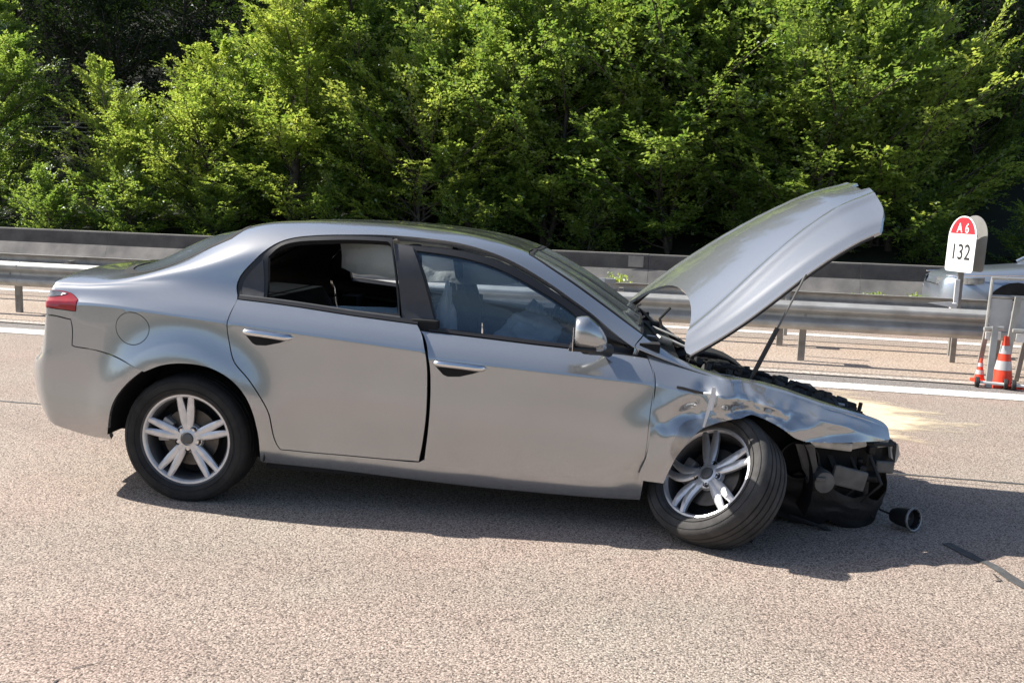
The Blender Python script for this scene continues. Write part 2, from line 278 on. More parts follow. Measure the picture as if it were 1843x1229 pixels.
def flare(x,z,w):
    r=np.hypot(x-.005,z-.33); f=.042*np.exp(-(np.maximum(r-.42,0)/.11)**2)*np.clip((z-.2)/.25,0,1)
    r2=np.hypot(x-2.72,z-.33); g=.034*np.exp(-(np.maximum(r2-.41,0)/.12)**2)*np.clip((z-.2)/.25,0,1)
    k=np.clip((1.0-z)/.12,0,1)*np.clip((w-.45)/.3,0,1); return (f+g)*k
def S(X,t):
    X=np.atleast_1d(np.asarray(X,float)); t=np.atleast_1d(np.asarray(t,float))
    P=nev(XS,_R,_M,np.clip(X,-1.45,3.6)) # (k,nr,2)
    k=len(X); wrap=X<-.75; th=np.where(wrap,(X+1.45)/.70*math.pi/2,math.pi/2)
    W=P[...,0]*np.clip(np.sin(th),0,1)[:,None]**.72; Z=P[...,1]
    xr=np.array(XR)[None]; Xx=np.where(wrap[:,None],-.75+(xr+.75)*np.cos(th)[:,None],X[:,None])
    Q=np.stack([Xx,W,Z],-1) # k,nr,3
    out=np.zeros((k,3))
    for lo,hi in ((0,TB),(TB,12)):
        m=(t<=TK[TB]) if lo==0 else (t>TK[TB])
        if not m.any(): continue
        T=TK[lo:hi+1]; q=Q[m][:,lo:hi+1]
        y=np.transpose(q,(1,0,2)); mm=ncs(T,y); tt=np.clip(t[m],T[0],T[-1])
        i=np.clip(np.searchsorted(T,tt)-1,0,len(T)-2); h=T[i+1]-T[i]; a=(T[i+1]-tt)/h; b=1-a; r=np.arange(len(tt))
        out[m]=a[:,None]*y[i,r]+b[:,None]*y[i+1,r]+(((a**3-a)*h*h)[:,None]*mm[i,r]+((b**3-b)*h*h)[:,None]*mm[i+1,r])/6
    out[:,1]=np.maximum(out[:,1],0)+flare(out[:,0],out[:,2],out[:,1])
    return out   # x, w(=-y), z
# ================================================================== THE CRASHED CAR
car=empty('crashed_car',(CARX,CARY,0)); car.rotation_euler=(Matrix.Rotation(CARPSI,3,'Z')@Matrix.Rotation(CARPITCH,3,'Y')).to_euler()
tag(car,'silver saloon car with crumpled front wing, raised bonnet and missing front bumper','car')
def inpoly(P,poly):
    x=P[:,0];y=P[:,1];c=np.zeros(len(P),bool);n=len(poly)
    for i in range(n):
        x1,y1=poly[i];x2,y2=poly[(i+1)%n]
        if y1==y2: continue
        k=((y1>y)!=(y2>y))&(x<(x2-x1)*(y-y1)/(y2-y1)+x1); c^=k
    return c
def smooth_loop(p,ang=38,step=.03):
    """closed outline: Catmull-Rom between soft corners, straight at hard ones, resampled"""
    p=[np.array(q,float) for q in p]; n=len(p); hard=[]
    for i in range(n):
        a=p[i]-p[i-1]; b=p[(i+1)%n]-p[i]; c=np.dot(a,b)/(np.linalg.norm(a)*np.linalg.norm(b)+1e-9); hard.append(math.degrees(math.acos(max(-1,min(1,c))))>ang)
    out=[]
    for i in range(n):
        p1,p2=p[i],p[(i+1)%n]; L=np.linalg.norm(p2-p1)
        m1=np.zeros(2) if False else ((p2-p1) if hard[i] else (p2-p[i-1])*L/(L+np.linalg.norm(p1-p[i-1])+1e-9))
        m2=(p2-p1) if hard[(i+1)%n] else (p[(i+2)%n]-p1)*L/(L+np.linalg.norm(p[(i+2)%n]-p2)+1e-9)
        k=max(1,int(math.ceil(L/step)))
        for j in range(k):
            s=j/k; out.append((2*s**3-3*s*s+1)*p1+(s**3-2*s*s+s)*m1+(-2*s**3+3*s*s)*p2+(s**3-s*s)*m2)
    return [tuple(q) for q in out]
def inset(loop,dd):
    n=len(loop); L=[np.array(q) for q in loop]; A=sum(L[i][0]*L[(i+1)%n][1]-L[(i+1)%n][0]*L[i][1] for i in range(n)); sg=1 if A>0 else -1; out=[]
    for i in range(n):
        t=L[(i+1)%n]-L[i-1]; t/=np.linalg.norm(t)+1e-9; out.append(tuple(L[i]+sg*dd*np.array([-t[1],t[0]])))
    return out
def surf(XT,disp=None,off=0.,eps=.004):
    X=np.array([q[0] for q in XT]);t=np.array([q[1] for q in XT]); P=S(X,t)
    if off or True:
        a=S(X+eps,t)-S(X-eps,t); tt=np.clip(t,eps,2.1-eps); b=S(X,tt+eps)-S(X,tt-eps); nn=np.cross(a,b); nn/=np.linalg.norm(nn,axis=1,keepdims=True)+1e-9
        nn*=np.where(nn[:,1]+.5*nn[:,2]<0,-1,1)[:,None]
        c=(t>2.05); nn[c]=np.array([0,0,1])*.999+nn[c]*.001
        P=P+nn*off
    if disp: P=disp(P)
    P=P.copy(); P[:,1]*=-1; nn=nn.copy(); nn[:,1]*=-1
    return P,nn
def panel(name,outline,mt,parent=car,holes=(),disp=None,gap=.0028,off=0.,flange=.022,res=.034,mirror=False,smooth=True,hard_outline=False,hole_gap=.0028,sheet_only=False):
    loop=outline if hard_outline else smooth_loop(outline); loop=inset(loop,gap) if gap else loop
    hl=[inset(smooth_loop(h),-hole_gap) if len(h)!=6 else inset(h,-hole_gap) for h in holes]
    pts=list(loop); edges=[(i,(i+1)%len(loop)) for i in range(len(loop))]
    for h in hl:
        n=len(pts); pts+=h; edges+=[(n+i,n+(i+1)%len(h)) for i in range(len(h))]
    nb=len(pts)
    xs=np.array([q[0] for q in loop]);ts=np.array([q[1] for q in loop])
    gx=np.arange(xs.min()-.01,xs.max()+.01,res)
    if xs.min()<-.75: gx=np.concatenate([np.arange(-1.45,-.75,.014),gx[gx>-.75]])
    gt=np.unique(np.concatenate([np.arange(ts.min()-.01,ts.max()+.01,res*1.05),[k for k in (.868,.88,.892) if ts.min()<k<ts.max()]]))
    gt=gt[[True]+[bool(b-a>.006) for a,b in zip(gt[:-1],gt[1:])]] if len(gt)>1 else gt
    G=np.array([(x,t) for x in gx for t in gt])
    k=inpoly(G,loop)
    for h in hl: k&=~inpoly(G,h)
    G=G[k]; B=np.array(pts)
    if len(G):
        dm=np.full(len(G),9.)
        for i in range(0,len(B)): dm=np.minimum(dm,np.hypot(G[:,0]-B[i,0],G[:,1]-B[i,1]))
        G=G[dm>res*.33]
    allp=[Vector(q) for q in pts]+[Vector(q) for q in G]
    V,E,F,ov,oe,of=geometry.delaunay_2d_cdt(allp,edges,[],0,1e-6)
    V=[(v.x,v.y) for v in V]; C=np.array([np.mean([V[i] for i in f],0) for f in F]); keep=inpoly(C,loop)
    for h in hl: keep&=~inpoly(C,h)
    F=[tuple(f) for f,k in zip(F,keep) if k]
    P,nn=surf(V,disp,off)
    # orient the faces outwards
    F2=[]
    for f in F:
        a,b,c=P[f[0]],P[f[1]],P[f[2]]; g=np.cross(b-a,c-a)
        F2.append(f if np.dot(g,nn[f[0]])>0 else f[::-1])
    F=F2; verts=[tuple(p) for p in P]
    cnt={}
    for f in F:
        for i in range(len(f)):
            e=(f[i],f[(i+1)%len(f)]); cnt.setdefault(tuple(sorted(e)),[]).append(e)
    sm=[smooth]*len(F)
    if flange:
        mp={}; mi={}
        def g(i):
            if i not in mp:
                mp[i]=len(verts); verts.append(tuple(P[i])); mi[i]=len(verts); verts.append(tuple(P[i]-nn[i]*flange))
            return mp[i],mi[i]
        for k,e in cnt.items():
            if len(e)==1:
                a,b=e[0]
                if mirror and abs(P[a][1])<1e-3 and abs(P[b][1])<1e-3: continue
                a0,a1=g(a);b0,b1=g(b); F.append((b0,a0,a1,b1)); sm.append(False)
    if mirror:
        n=len(verts); verts+=[(x,-y,z) for x,y,z in verts]; nf=len(F); F+=[tuple(i+n for i in f[::-1]) for f in F[:nf]]; sm+=sm[:nf]
    me=bpy.data.meshes.new(name); me.from_pydata(verts,[],F); me.materials.append(mt); me.polygons.foreach_set('use_smooth',sm); me.update()
    if mirror:
        bm=bmesh.new(); bm.from_mesh(me); cv=[v for v in bm.verts if abs(v.co.y)<2e-3]; bmesh.ops.remove_doubles(bm,verts=cv,dist=2.5e-3); bm.to_mesh(me); bm.free()
    return link(bpy.data.objects.new(name,me),parent)
def mir(o,parent=None,label=None):
    c=o.copy(); COL.objects.link(c); c.parent=parent or o.parent
    if not parent: c.scale=(1,-1,1)
    if label: c['label']=label
    for ch in o.children: mir(ch,c)
    return c
def doordrop(P):
    P=P.copy(); P[:,2]-=.031*np.clip((2.40-P[:,0])/1.18,0,1.05); return P
T_=dict(
arch=[(-.1838,.5614),(-.0909,.6017),(.0168,.6204),(.1392,.6186),(.2154,.5988),(.2915,.5575),(.3522,.4923),(.3900,.406),(.4060,.3118),(.4060,.2045),(.3940,.1151)],
archrear=[(-.2786,.4885),(-.3501,.3869),(-.3912,.2762),(-.4151,.1997),(-.4283,.1128)],
glass_r=[(.175,2.11),(.172,1.75),(.150,1.55),(.107,1.487),(-.04,1.475),(-.145,1.452),(-.25,1.43),(-.36,1.445),(-.44,1.50),(-.505,1.60),(-.55,1.80),(-.56,2.11)],
fender=[(2.3059,1.4844),(2.3514,1.477),(2.41,1.48),(2.4636,1.468),(2.54,1.485),(2.62,1.49),(2.70,1.495),(2.9164,1.5054),(3.0523,1.5075),(3.22,1.50),(3.3564,1.46),(3.4696,1.41),(3.5203,1.3443),(3.5472,1.1616),(3.55,.8997),(3.4457,.8061),(3.2538,.6905),(3.1009,.6443),(3.0545,.6676),(2.9834,.7402),(2.8972,.7832),(2.8367,.7846),(2.7701,.7499),(2.6859,.6922),(2.6201,.6278),(2.5653,.5311),(2.5127,.4269),(2.4759,.3345),(2.4487,.2581),(2.3216,.2696),(2.3267,.3042),(2.3522,.3825),(2.3604,.4979),(2.362,.6068),(2.3663,.7341),(2.3727,.8275),(2.3721,.8921),(2.3649,.9334),(2.338,.9971),(2.2682,1.2921)],
rear_door=[(.2445,1.0093),(.5433,1.0110),(.8461,1.0085),(1.1819,1.0097),(1.2152,.9653),(1.2446,.8975),(1.2584,.8333),(1.2681,.6935),(1.269,.4901),(1.2519,.3318),(1.2339,.2392),(1.0796,.2315),(.9241,.2262),(.6742,.2193),(.5136,.22),(.499,.2435),(.486,.2862),(.4664,.4107),(.4224,.4958),(.3609,.5758),(.2896,.6455),(.2659,.694),(.2404,.8068),(.2356,.8827),(.2401,.9336)],
front_door=[(1.1968,1.0143),(1.5344,1.0125),(1.7809,1.009),(1.9818,1.0105),(2.1545,1.0104),(2.334,1.0057),(2.3617,.9337),(2.3679,.8922),(2.3691,.8277),(2.3627,.7345),(2.3589,.6077),(2.357,.4988),(2.3517,.3838),(2.3369,.2499),(2.1982,.2376),(1.9239,.2422),(1.5625,.2485),(1.256,.2572),(1.2620,.3171),(1.275,.4336),(1.2815,.558),(1.2797,.7115),(1.2702,.8379),(1.249,.9273),(1.221,.983)],
rear_dlo=[(.2445,1.0093),(.2224,1.0837),(.2395,1.1531),(.2878,1.227),(.3517,1.3171),(.4127,1.3681),(.4845,1.3899),(.5987,1.3947),(.7909,1.3905),(1.004,1.3867),(1.0895,1.0297),(1.1796,1.019),(1.1819,1.0097),(.8461,1.0085),(.5433,1.0110)],
front_dlo=[(1.012,1.387),(1.16,1.402),(1.3166,1.408),(1.4918,1.404),(1.6305,1.400),(1.7514,1.3965),(1.921,1.3928),(2.092,1.375),(2.2374,1.2735),(2.334,1.0057),(2.1545,1.0104),(1.9818,1.0105),(1.7809,1.009),(1.5344,1.0125),(1.1968,1.0143),(1.1849,1.0242),(1.0935,1.0322)],
b_pillar=[(1.0135,1.382),(1.1106,1.372),(1.2739,1.0347),(1.1968,1.0267),(1.1841,1.033),(1.0980,1.0373)],
front_opening=[(1.1342,1.3525),(1.3304,1.3497),(1.5005,1.3468),(1.637,1.3405),(1.7566,1.3345),(1.9253,1.3266),(2.0017,1.2864),(1.9798,1.0381),(1.778,1.0321),(1.5311,1.0337),(1.2782,1.0375)],
rear_opening=[(.3727,1.2645),(.4236,1.3355),(.4943,1.3577),(.6474,1.3558),(.8764,1.3524),(.9815,1.3506),(1.0038,1.3303),(1.0728,1.0482),(.8386,1.0369),(.6878,1.0348),(.3876,1.0346)],
quarter=[(.2638,1.0338),(.2522,1.0847),(.272,1.1438),(.3480,1.245),(.3740,1.0336)],
lamp=[(-.580,.908),(-.586,.845),(-.72,.858),(-.96,.880),(-1.01,.925),(-.99,.980),(-.90,1.004),(-.725,.998),(-.635,.968)],
fuel=[(-.268+.093*math.cos(a),.773+.088*math.sin(a)) for a in [k*math.pi/14 for k in range(28)]],
)
sill=[(.3940,.1151),(.7331,.1194),(1.2135,.1175),(1.6277,.1156),(2.0895,.1254),(2.345,.1405),(2.352,.2469)]
bside=T_['arch'][:-1]+sill+[(2.362,.38),(2.367,.61),(2.372,.83),(2.3665,.9337),(2.34,1.0),(2.2682,1.2921),(2.3059,1.4944),(2.17,1.501),(1.999,1.503),(1.82,1.512),(1.70,1.545),(1.678,1.78),(1.672,2.11)]+T_['glass_r']+\
 [(-.605,2.11),(-.605,1.62),(-.640,1.515),(-.80,1.500),(-1.10,1.50),(-1.43,1.49),(-1.44,1.10),(-1.44,.84),(-1.13,.865),(-.72,.835),(-.615,.815),(-.604,.776),(-.605,.684),(-.5866,.6739),(-.4561,.6437),(-.3306,.6143)]
# the opening for both doors and their windows
hole=[(.2445,1.0093),(.2224,1.0837),(.2395,1.1531),(.2878,1.227),(.3517,1.3171),(.4127,1.3681),(.4845,1.3899),(.5987,1.3947),(.7909,1.3925),(1.004,1.401),(1.16,1.406),(1.3166,1.412),(1.4918,1.409),(1.6305,1.405),(1.7514,1.4015),(1.921,1.3968),(2.092,1.379),(2.2374,1.2775),(2.334,1.0057),(2.3587,.9337),(2.365,.83),(2.361,.7345),(2.357,.6077),(2.354,.4988),(2.349,.3838),(2.3349,.2599),(2.1982,.2396),(1.9239,.2372),(1.5625,.2465),(1.255,.2502),(1.2339,.2362),(1.0796,.2295),(.9241,.2242),(.6742,.2173),(.5136,.218),(.497,.2435),(.484,.2862),(.4644,.4107),(.4204,.4958),(.3589,.5758),(.2876,.6455),(.2639,.694),(.2384,.8068),(.2336,.8827),(.2381,.9336)]
body=panel('body_shell',bside,M['paint'],holes=[hole,T_['lamp'],T_['fuel']],mirror=True,gap=.001,hole_gap=.001,flange=.03)
ff=panel('fuel_flap',T_['fuel'],M['paint'],gap=.0028,off=.0008,flange=.01)
lamp=panel('tail_lamp',T_['lamp'],M['red_lens'],gap=.002,off=.003,flange=.03); mir(lamp)
lz=panel('indicator_lens',[(-.65,.963),(-.735,.992),(-.90,.998),(-.975,.975),(-.985,.950),(-.9,.945),(-.72,.932)],M['clear_lens'],parent=lamp,gap=0,off=.006,flange=.004)
bl=T_['archrear']
bump=panel('rear_bumper',[(-1.438,.838),(-1.13,.863),(-.72,.833),(-.6155,.8135),(-.6067,.776),(-.6081,.6829),(-.5886,.6709),(-.4581,.6407),(-.3326,.6113),(-.1900,.568)]+bl+[(-.535,.108),(-.64,.135),(-.80,.18),(-1.1,.235),(-1.43,.25)],M['paint'],gap=.0022,flange=.025,mirror=True)
lid=panel('boot_lid',[(-.610,2.11),(-.610,1.62),(-.645,1.520),(-.80,1.505),(-1.10,1.505),(-1.425,1.50),(-1.435,2.11)],M['paint'],gap=.003,flange=.02,mirror=True)
rg=panel('rear_window',T_['glass_r'],M['rear_glass'],gap=.006,off=-.004,flange=0,mirror=True)
rt=panel('seal',T_['glass_r'],M['liner'],parent=rg,gap=-.004,holes=[inset(smooth_loop(T_['glass_r']),.032)],hole_gap=0,off=.0015,flange=.006,mirror=True)
ws_=[(2.318,2.11),(2.315,1.8),(2.304,1.505),(2.17,1.512),(1.999,1.514),(1.82,1.523),(1.712,1.556),(1.690,1.78),(1.684,2.11)]
ws=panel('windscreen',ws_,M['screen'],gap=.003,off=-.002,flange=0,mirror=True)
panel('seal',ws_,M['liner'],parent=ws,gap=-.004,holes=[inset(smooth_loop(ws_),.012)],hole_gap=0,off=.001,flange=.008,mirror=True)
# doors -------------------------------------------------------------
def handle(door,X0,X1,t,disp,pocket,o0=0.):
    P,_=surf([(X0,t),((X0+X1)/2,t),(X1,t)],disp,.022); a,b,c=[Vector(p) for p in P]
    mb=MB(); n=14; pts=[];rr=[]
    for i in range(n+1):
        s=i/n; p=(1-s)*(1-s)*a+2*s*(1-s)*(b+Vector((0,-.002,.004)))+s*s*c; p.y+= .020*(abs(2*s-1)**4); pts.append(p); rr.append(.0165*min(1,(4*s*(1-s))**.30+.30))
    mb.tube(pts,rr,12); h=mb.build('handle',M['chrome'],door)
    h.scale=(1,1,1)
    panel('handle_recess',pocket,M['liner'],parent=door,gap=0,off=o0+.0012,flange=.004,disp=disp,res=.02,hard_outline=True)
    panel('handle_recess_rim',pocket,M['paint'],parent=door,gap=-.004,holes=[pocket],hole_gap=0,off=o0+.0022,flange=.004,disp=disp,res=.02)
def inner_frame(door,dlo,opening,disp,extra=()):
    fr=panel('window_frame',dlo,M['black_trim'],parent=door,holes=[opening]+list(extra),disp=disp,gap=.004,off=-.004,flange=.03,hole_gap=0); return fr
rd=panel('rear_door',T_['rear_door'],M['paint'],gap=.0035,off=.003,flange=.03)
handle(rd,.318,.577,.838,None,[(.330,.822),(.3708,.7673),(.3913,.7566),(.443,.7634),(.5084,.7914),(.562,.826)],.003)
inner_frame(rd,T_['rear_dlo'],T_['rear_opening'],None)
panel('quarter_pane',T_['quarter'],M['pillar'],parent=rd,gap=0,off=-.001,flange=.004)
panel('belt_moulding',[(.250,1.010),(.5433,1.012),(.8461,1.0095),(1.1819,1.0107),(1.1819,1.030),(.8461,1.029),(.5433,1.031),(.250,1.030)],M['black_trim'],parent=rd,gap=0,off=.006,flange=.012)
panel('belt_strip',[(.250,1.031),(.5433,1.032),(.8461,1.030),(1.088,1.031),(1.088,1.036),(.8461,1.035),(.5433,1.037),(.250,1.036)],M['grey_plastic'],parent=rd,gap=0,off=.004,flange=.006)
panel('window_glass',[(.70,1.030),(.72,1.046),(.86,1.058),(1.06,1.072),(1.075,1.033),(.84,1.029)],M['glass'],parent=rd,gap=0,off=-.022,flange=.003)
fd=panel('front_door',T_['front_door'],M['paint'],gap=.0035,off=.001,flange=.03,disp=doordrop)
handle(fd,1.290,1.555,.853,doordrop,[(1.301,.834),(1.3438,.7802),(1.3664,.7711),(1.4269,.781),(1.4919,.8116),(1.544,.840)],.001)
inner_frame(fd,T_['front_dlo'],T_['front_opening'],doordrop)
panel('b_pillar_trim',T_['b_pillar'],M['pillar'],parent=fd,gap=.001,off=.004,flange=.012,disp=doordrop)
panel('window_glass',[(1.12,1.36)]+T_['front_opening'][1:-1]+[(1.27,1.03)],M['glass'],parent=fd,gap=-.006,off=-.014,flange=0,disp=doordrop)
panel('belt_moulding',[(1.240,1.015),(1.5344,1.0135),(1.7809,1.010),(1.99,1.0115),(1.99,1.034),(1.7809,1.030),(1.5344,1.032),(1.262,1.034),(1.240,1.030)],M['black_trim'],parent=fd,gap=0,off=.006,flange=.012,disp=doordrop)
def door_card(door,outl,disp):
    panel('inner_trim',outl,M['dash'],parent=door,gap=.012,off=-.085,flange=.02,disp=disp,res=.06)
def door_top(door,outl,disp): panel('inner_lining',outl,M['liner'],parent=door,gap=0,off=-.034,flange=.01,disp=disp,res=.06)
door_top(rd,[(.25,1.03),(.85,1.025),(1.18,1.03),(1.18,.80),(.27,.80)],None); door_top(fd,[(1.22,1.03),(2.30,1.01),(2.33,.80),(1.29,.80)],doordrop)
door_card(rd,[(.30,1.0),(1.17,1.0),(1.24,.85),(1.25,.45),(1.22,.25),(.53,.24),(.47,.45),(.33,.66),(.27,.80)],None)
door_card(fd,[(1.22,1.0),(2.32,1.0),(2.35,.85),(2.35,.45),(2.32,.26),(1.28,.27),(1.30,.45),(1.29,.80)],doordrop)
# mirror
def mirror(parent):
    bm=bmesh.new(); bmesh.ops.create_uvsphere(bm,u_segments=24,v_segments=16,radius=1)
    V=[]
    for v in bm.verts:
        x,y,z=v.co; kk=(abs(x)**2.6+abs(y)**2.6+abs(z)**2.6)**(-1/2.6); x,y,z=x*kk,y*kk,z*kk
        # shell: blunt towards the rear (the glass side), rounded to the front
        xx=(x if x>0 else max(x,-.55)); zz=z*(1.0 if z>0 else .62)
        sx=max(0,xx); V.append(Vector((2.035+xx*.098,-1.008+y*.108*(1-.25*sx),1.018+zz*.098*(1-.30*sx)-.035*sx+.018*y*-1)))
    bm.verts.index_update(); F=[[v.index for v in f.verts] for f in bm.faces]; bm.free()
    mb=MB().add(V,F,True); sh=mb.build('mirror',M['paint'],parent,auto=False)
    b=MB(); b.tube([(2.03,-.985,.962),(2.05,-.93,.955),(2.10,-.88,.945),(2.14,-.83,.935)],[.030,.034,.030,.034],12); b.box((2.02,-1.0,.966),(.13,.17,.022),b=.009)
    b.build('mirror_foot',M['black_trim'],sh)
    g=MB(); g.box((1.974,-1.010,1.012),(.004,.17,.115),b=.002); g.build('mirror_glass',M['chrome'],sh)
    return sh
mirror(fd)
for o,l in ((rd,None),(fd,None)): mir(o)
# ------------------------------------------------------------------ front wing, crushed
def crumple(P):
    P=P.copy(); x,w_,z=P[:,0],P[:,1],P[:,2]
    def gs(cx,cz,sx,sz): return np.exp(-((x-cx)/sx)**2-((z-cz)/sz)**2)
    dw=-.060*gs(2.80,.72,.075,.09)+.030*gs(2.70,.78,.05,.12)-.03*gs(2.98,.70,.10,.05)+.02*gs(2.90,.66,.05,.03)
    dw+=.045*np.clip((.60-z)/.28,0,1)*np.clip((2.62-x)/.25,0,1)          # rear lower flap bent outwards
    dw+=-.035*gs(2.56,.66,.07,.06)+.018*gs(2.52,.56,.05,.05)
    dw+=-.02*gs(3.25,.62,.16,.05)
    k=np.exp(-((x-2.83)/.20)**2-((z-.68)/.09)**2)
    nz=np.array([noise.noise(Vector((a*13,3.1,c*15)))+.6*noise.noise(Vector((a*31,7.7,c*33))) for a,c in zip(x,z)])
    nz2=np.array([abs(noise.noise(Vector((a*5+2,1.1,c*7)))) for a,c in zip(x,z)])
    dw+=.028*nz*k-.018*nz2*np.clip((x-2.65)/.2,0,1)*np.clip((3.5-x)/.2,0,1)*np.clip((.85-z)/.1,0,1)
    def fold(x0,z0,x1,z1,wd,amp):
        L_=math.hypot(x1-x0,z1-z0); ux,uz=(x1-x0)/L_,(z1-z0)/L_; s_=(x-x0)*ux+(z-z0)*uz; q=np.abs(-(x-x0)*uz+(z-z0)*ux)
        e=np.clip(1-np.maximum(0,np.maximum(-s_,s_-L_))/.04,0,1); return amp*np.clip(1-q/wd,0,1)*e
    dw+=fold(2.72,.88,2.79,.66,.055,.030)+fold(2.60,.80,2.70,.62,.06,-.028)+fold(2.84,.78,2.98,.70,.035,.022)+fold(2.90,.83,3.12,.70,.06,-.020)+fold(2.76,.70,2.90,.68,.03,-.022)+fold(2.42,.62,2.60,.72,.07,-.016)+fold(3.02,.62,3.30,.66,.05,.012)
    P[:,1]+=dw; P[:,2]+=.012*nz*k
    return P
fw=panel('front_wing',T_['fender'],M['paint'],gap=.003,off=.001,flange=.014,disp=crumple,res=.013)
def crush_left(P):
    P=P.copy(); P[:,2]-=.17*np.clip((P[:,0]-2.45)/.5,0,1)*np.clip((P[:,2]-.45)/.3,0,1); return P
fl=panel('front_wing',T_['fender'][:14]+[(3.4696,1.41),(3.5472,1.16),(3.55,.9),(3.44,.80),(3.25,.70),(3.14,.42)]+[(2.72+.415*math.cos(a),.02+.60*math.sin(a)+.0) for a in [.55+k*.2 for k in range(11)]]+[(2.33,.25)]+T_['fender'][30:],M['paint'],gap=.003,off=.001,flange=.014,res=.03,disp=crush_left); fl.scale=(1,-1,1)
# torn flap behind the wheel and broken plastic trim
q=MB(); P,_=surf([(2.50,.56),(2.56,.60),(2.61,.64),(2.66,.70),(2.62,.72),(2.56,.68),(2.52,.66),(2.49,.60)],crumple,.006)
for i in range(7):
    pass
mb=MB()
def sh_poly(mb,pts,th=.004):
    n=len(pts); c=sum((Vector(p) for p in pts),Vector())/n; a=Vector(pts[0])-c; b=Vector(pts[1])-c; nn=a.cross(b).normalized()*th
    V=[Vector(p) for p in pts]+[Vector(p)+nn for p in pts]; mb.add(V,[tuple(range(n))[::-1],tuple(range(n,2*n))]+[(i,(i+1)%n,(i+1)%n+n,i+n) for i in range(n)])
sh_poly(mb,[(2.638,-.955,.815),(2.650,-.958,.812),(2.652,-.955,.77),(2.640,-.95,.71),(2.618,-.945,.615),(2.608,-.945,.615),(2.622,-.955,.72)],.006)
mb.tube([(2.648,-.952,.81),(2.652,-.948,.77),(2.643,-.945,.70)],.006,6)
mb.tube([(2.60,-.945,.778),(2.635,-.955,.780)],.008,6)
mb.build('broken_trim',M['white_trim'],fw)
mb=MB(); mb.tube([(2.475,-.925,.796),(2.50,-.93,.795),(2.56,-.937,.784),(2.605,-.943,.777)],.0065,6); mb.build('torn_clip',M['black_trim'],fw)
panel('scraped_arch_lip',[(2.485,.375),(2.515,.43),(2.566,.532),(2.621,.629),(2.687,.694),(2.72,.72),(2.70,.735),(2.60,.70),(2.54,.66),(2.50,.60),(2.475,.50),(2.465,.42)],M['paint_dirty'],parent=fw,gap=.001,off=.0045,flange=.006,disp=crumple,res=.02)
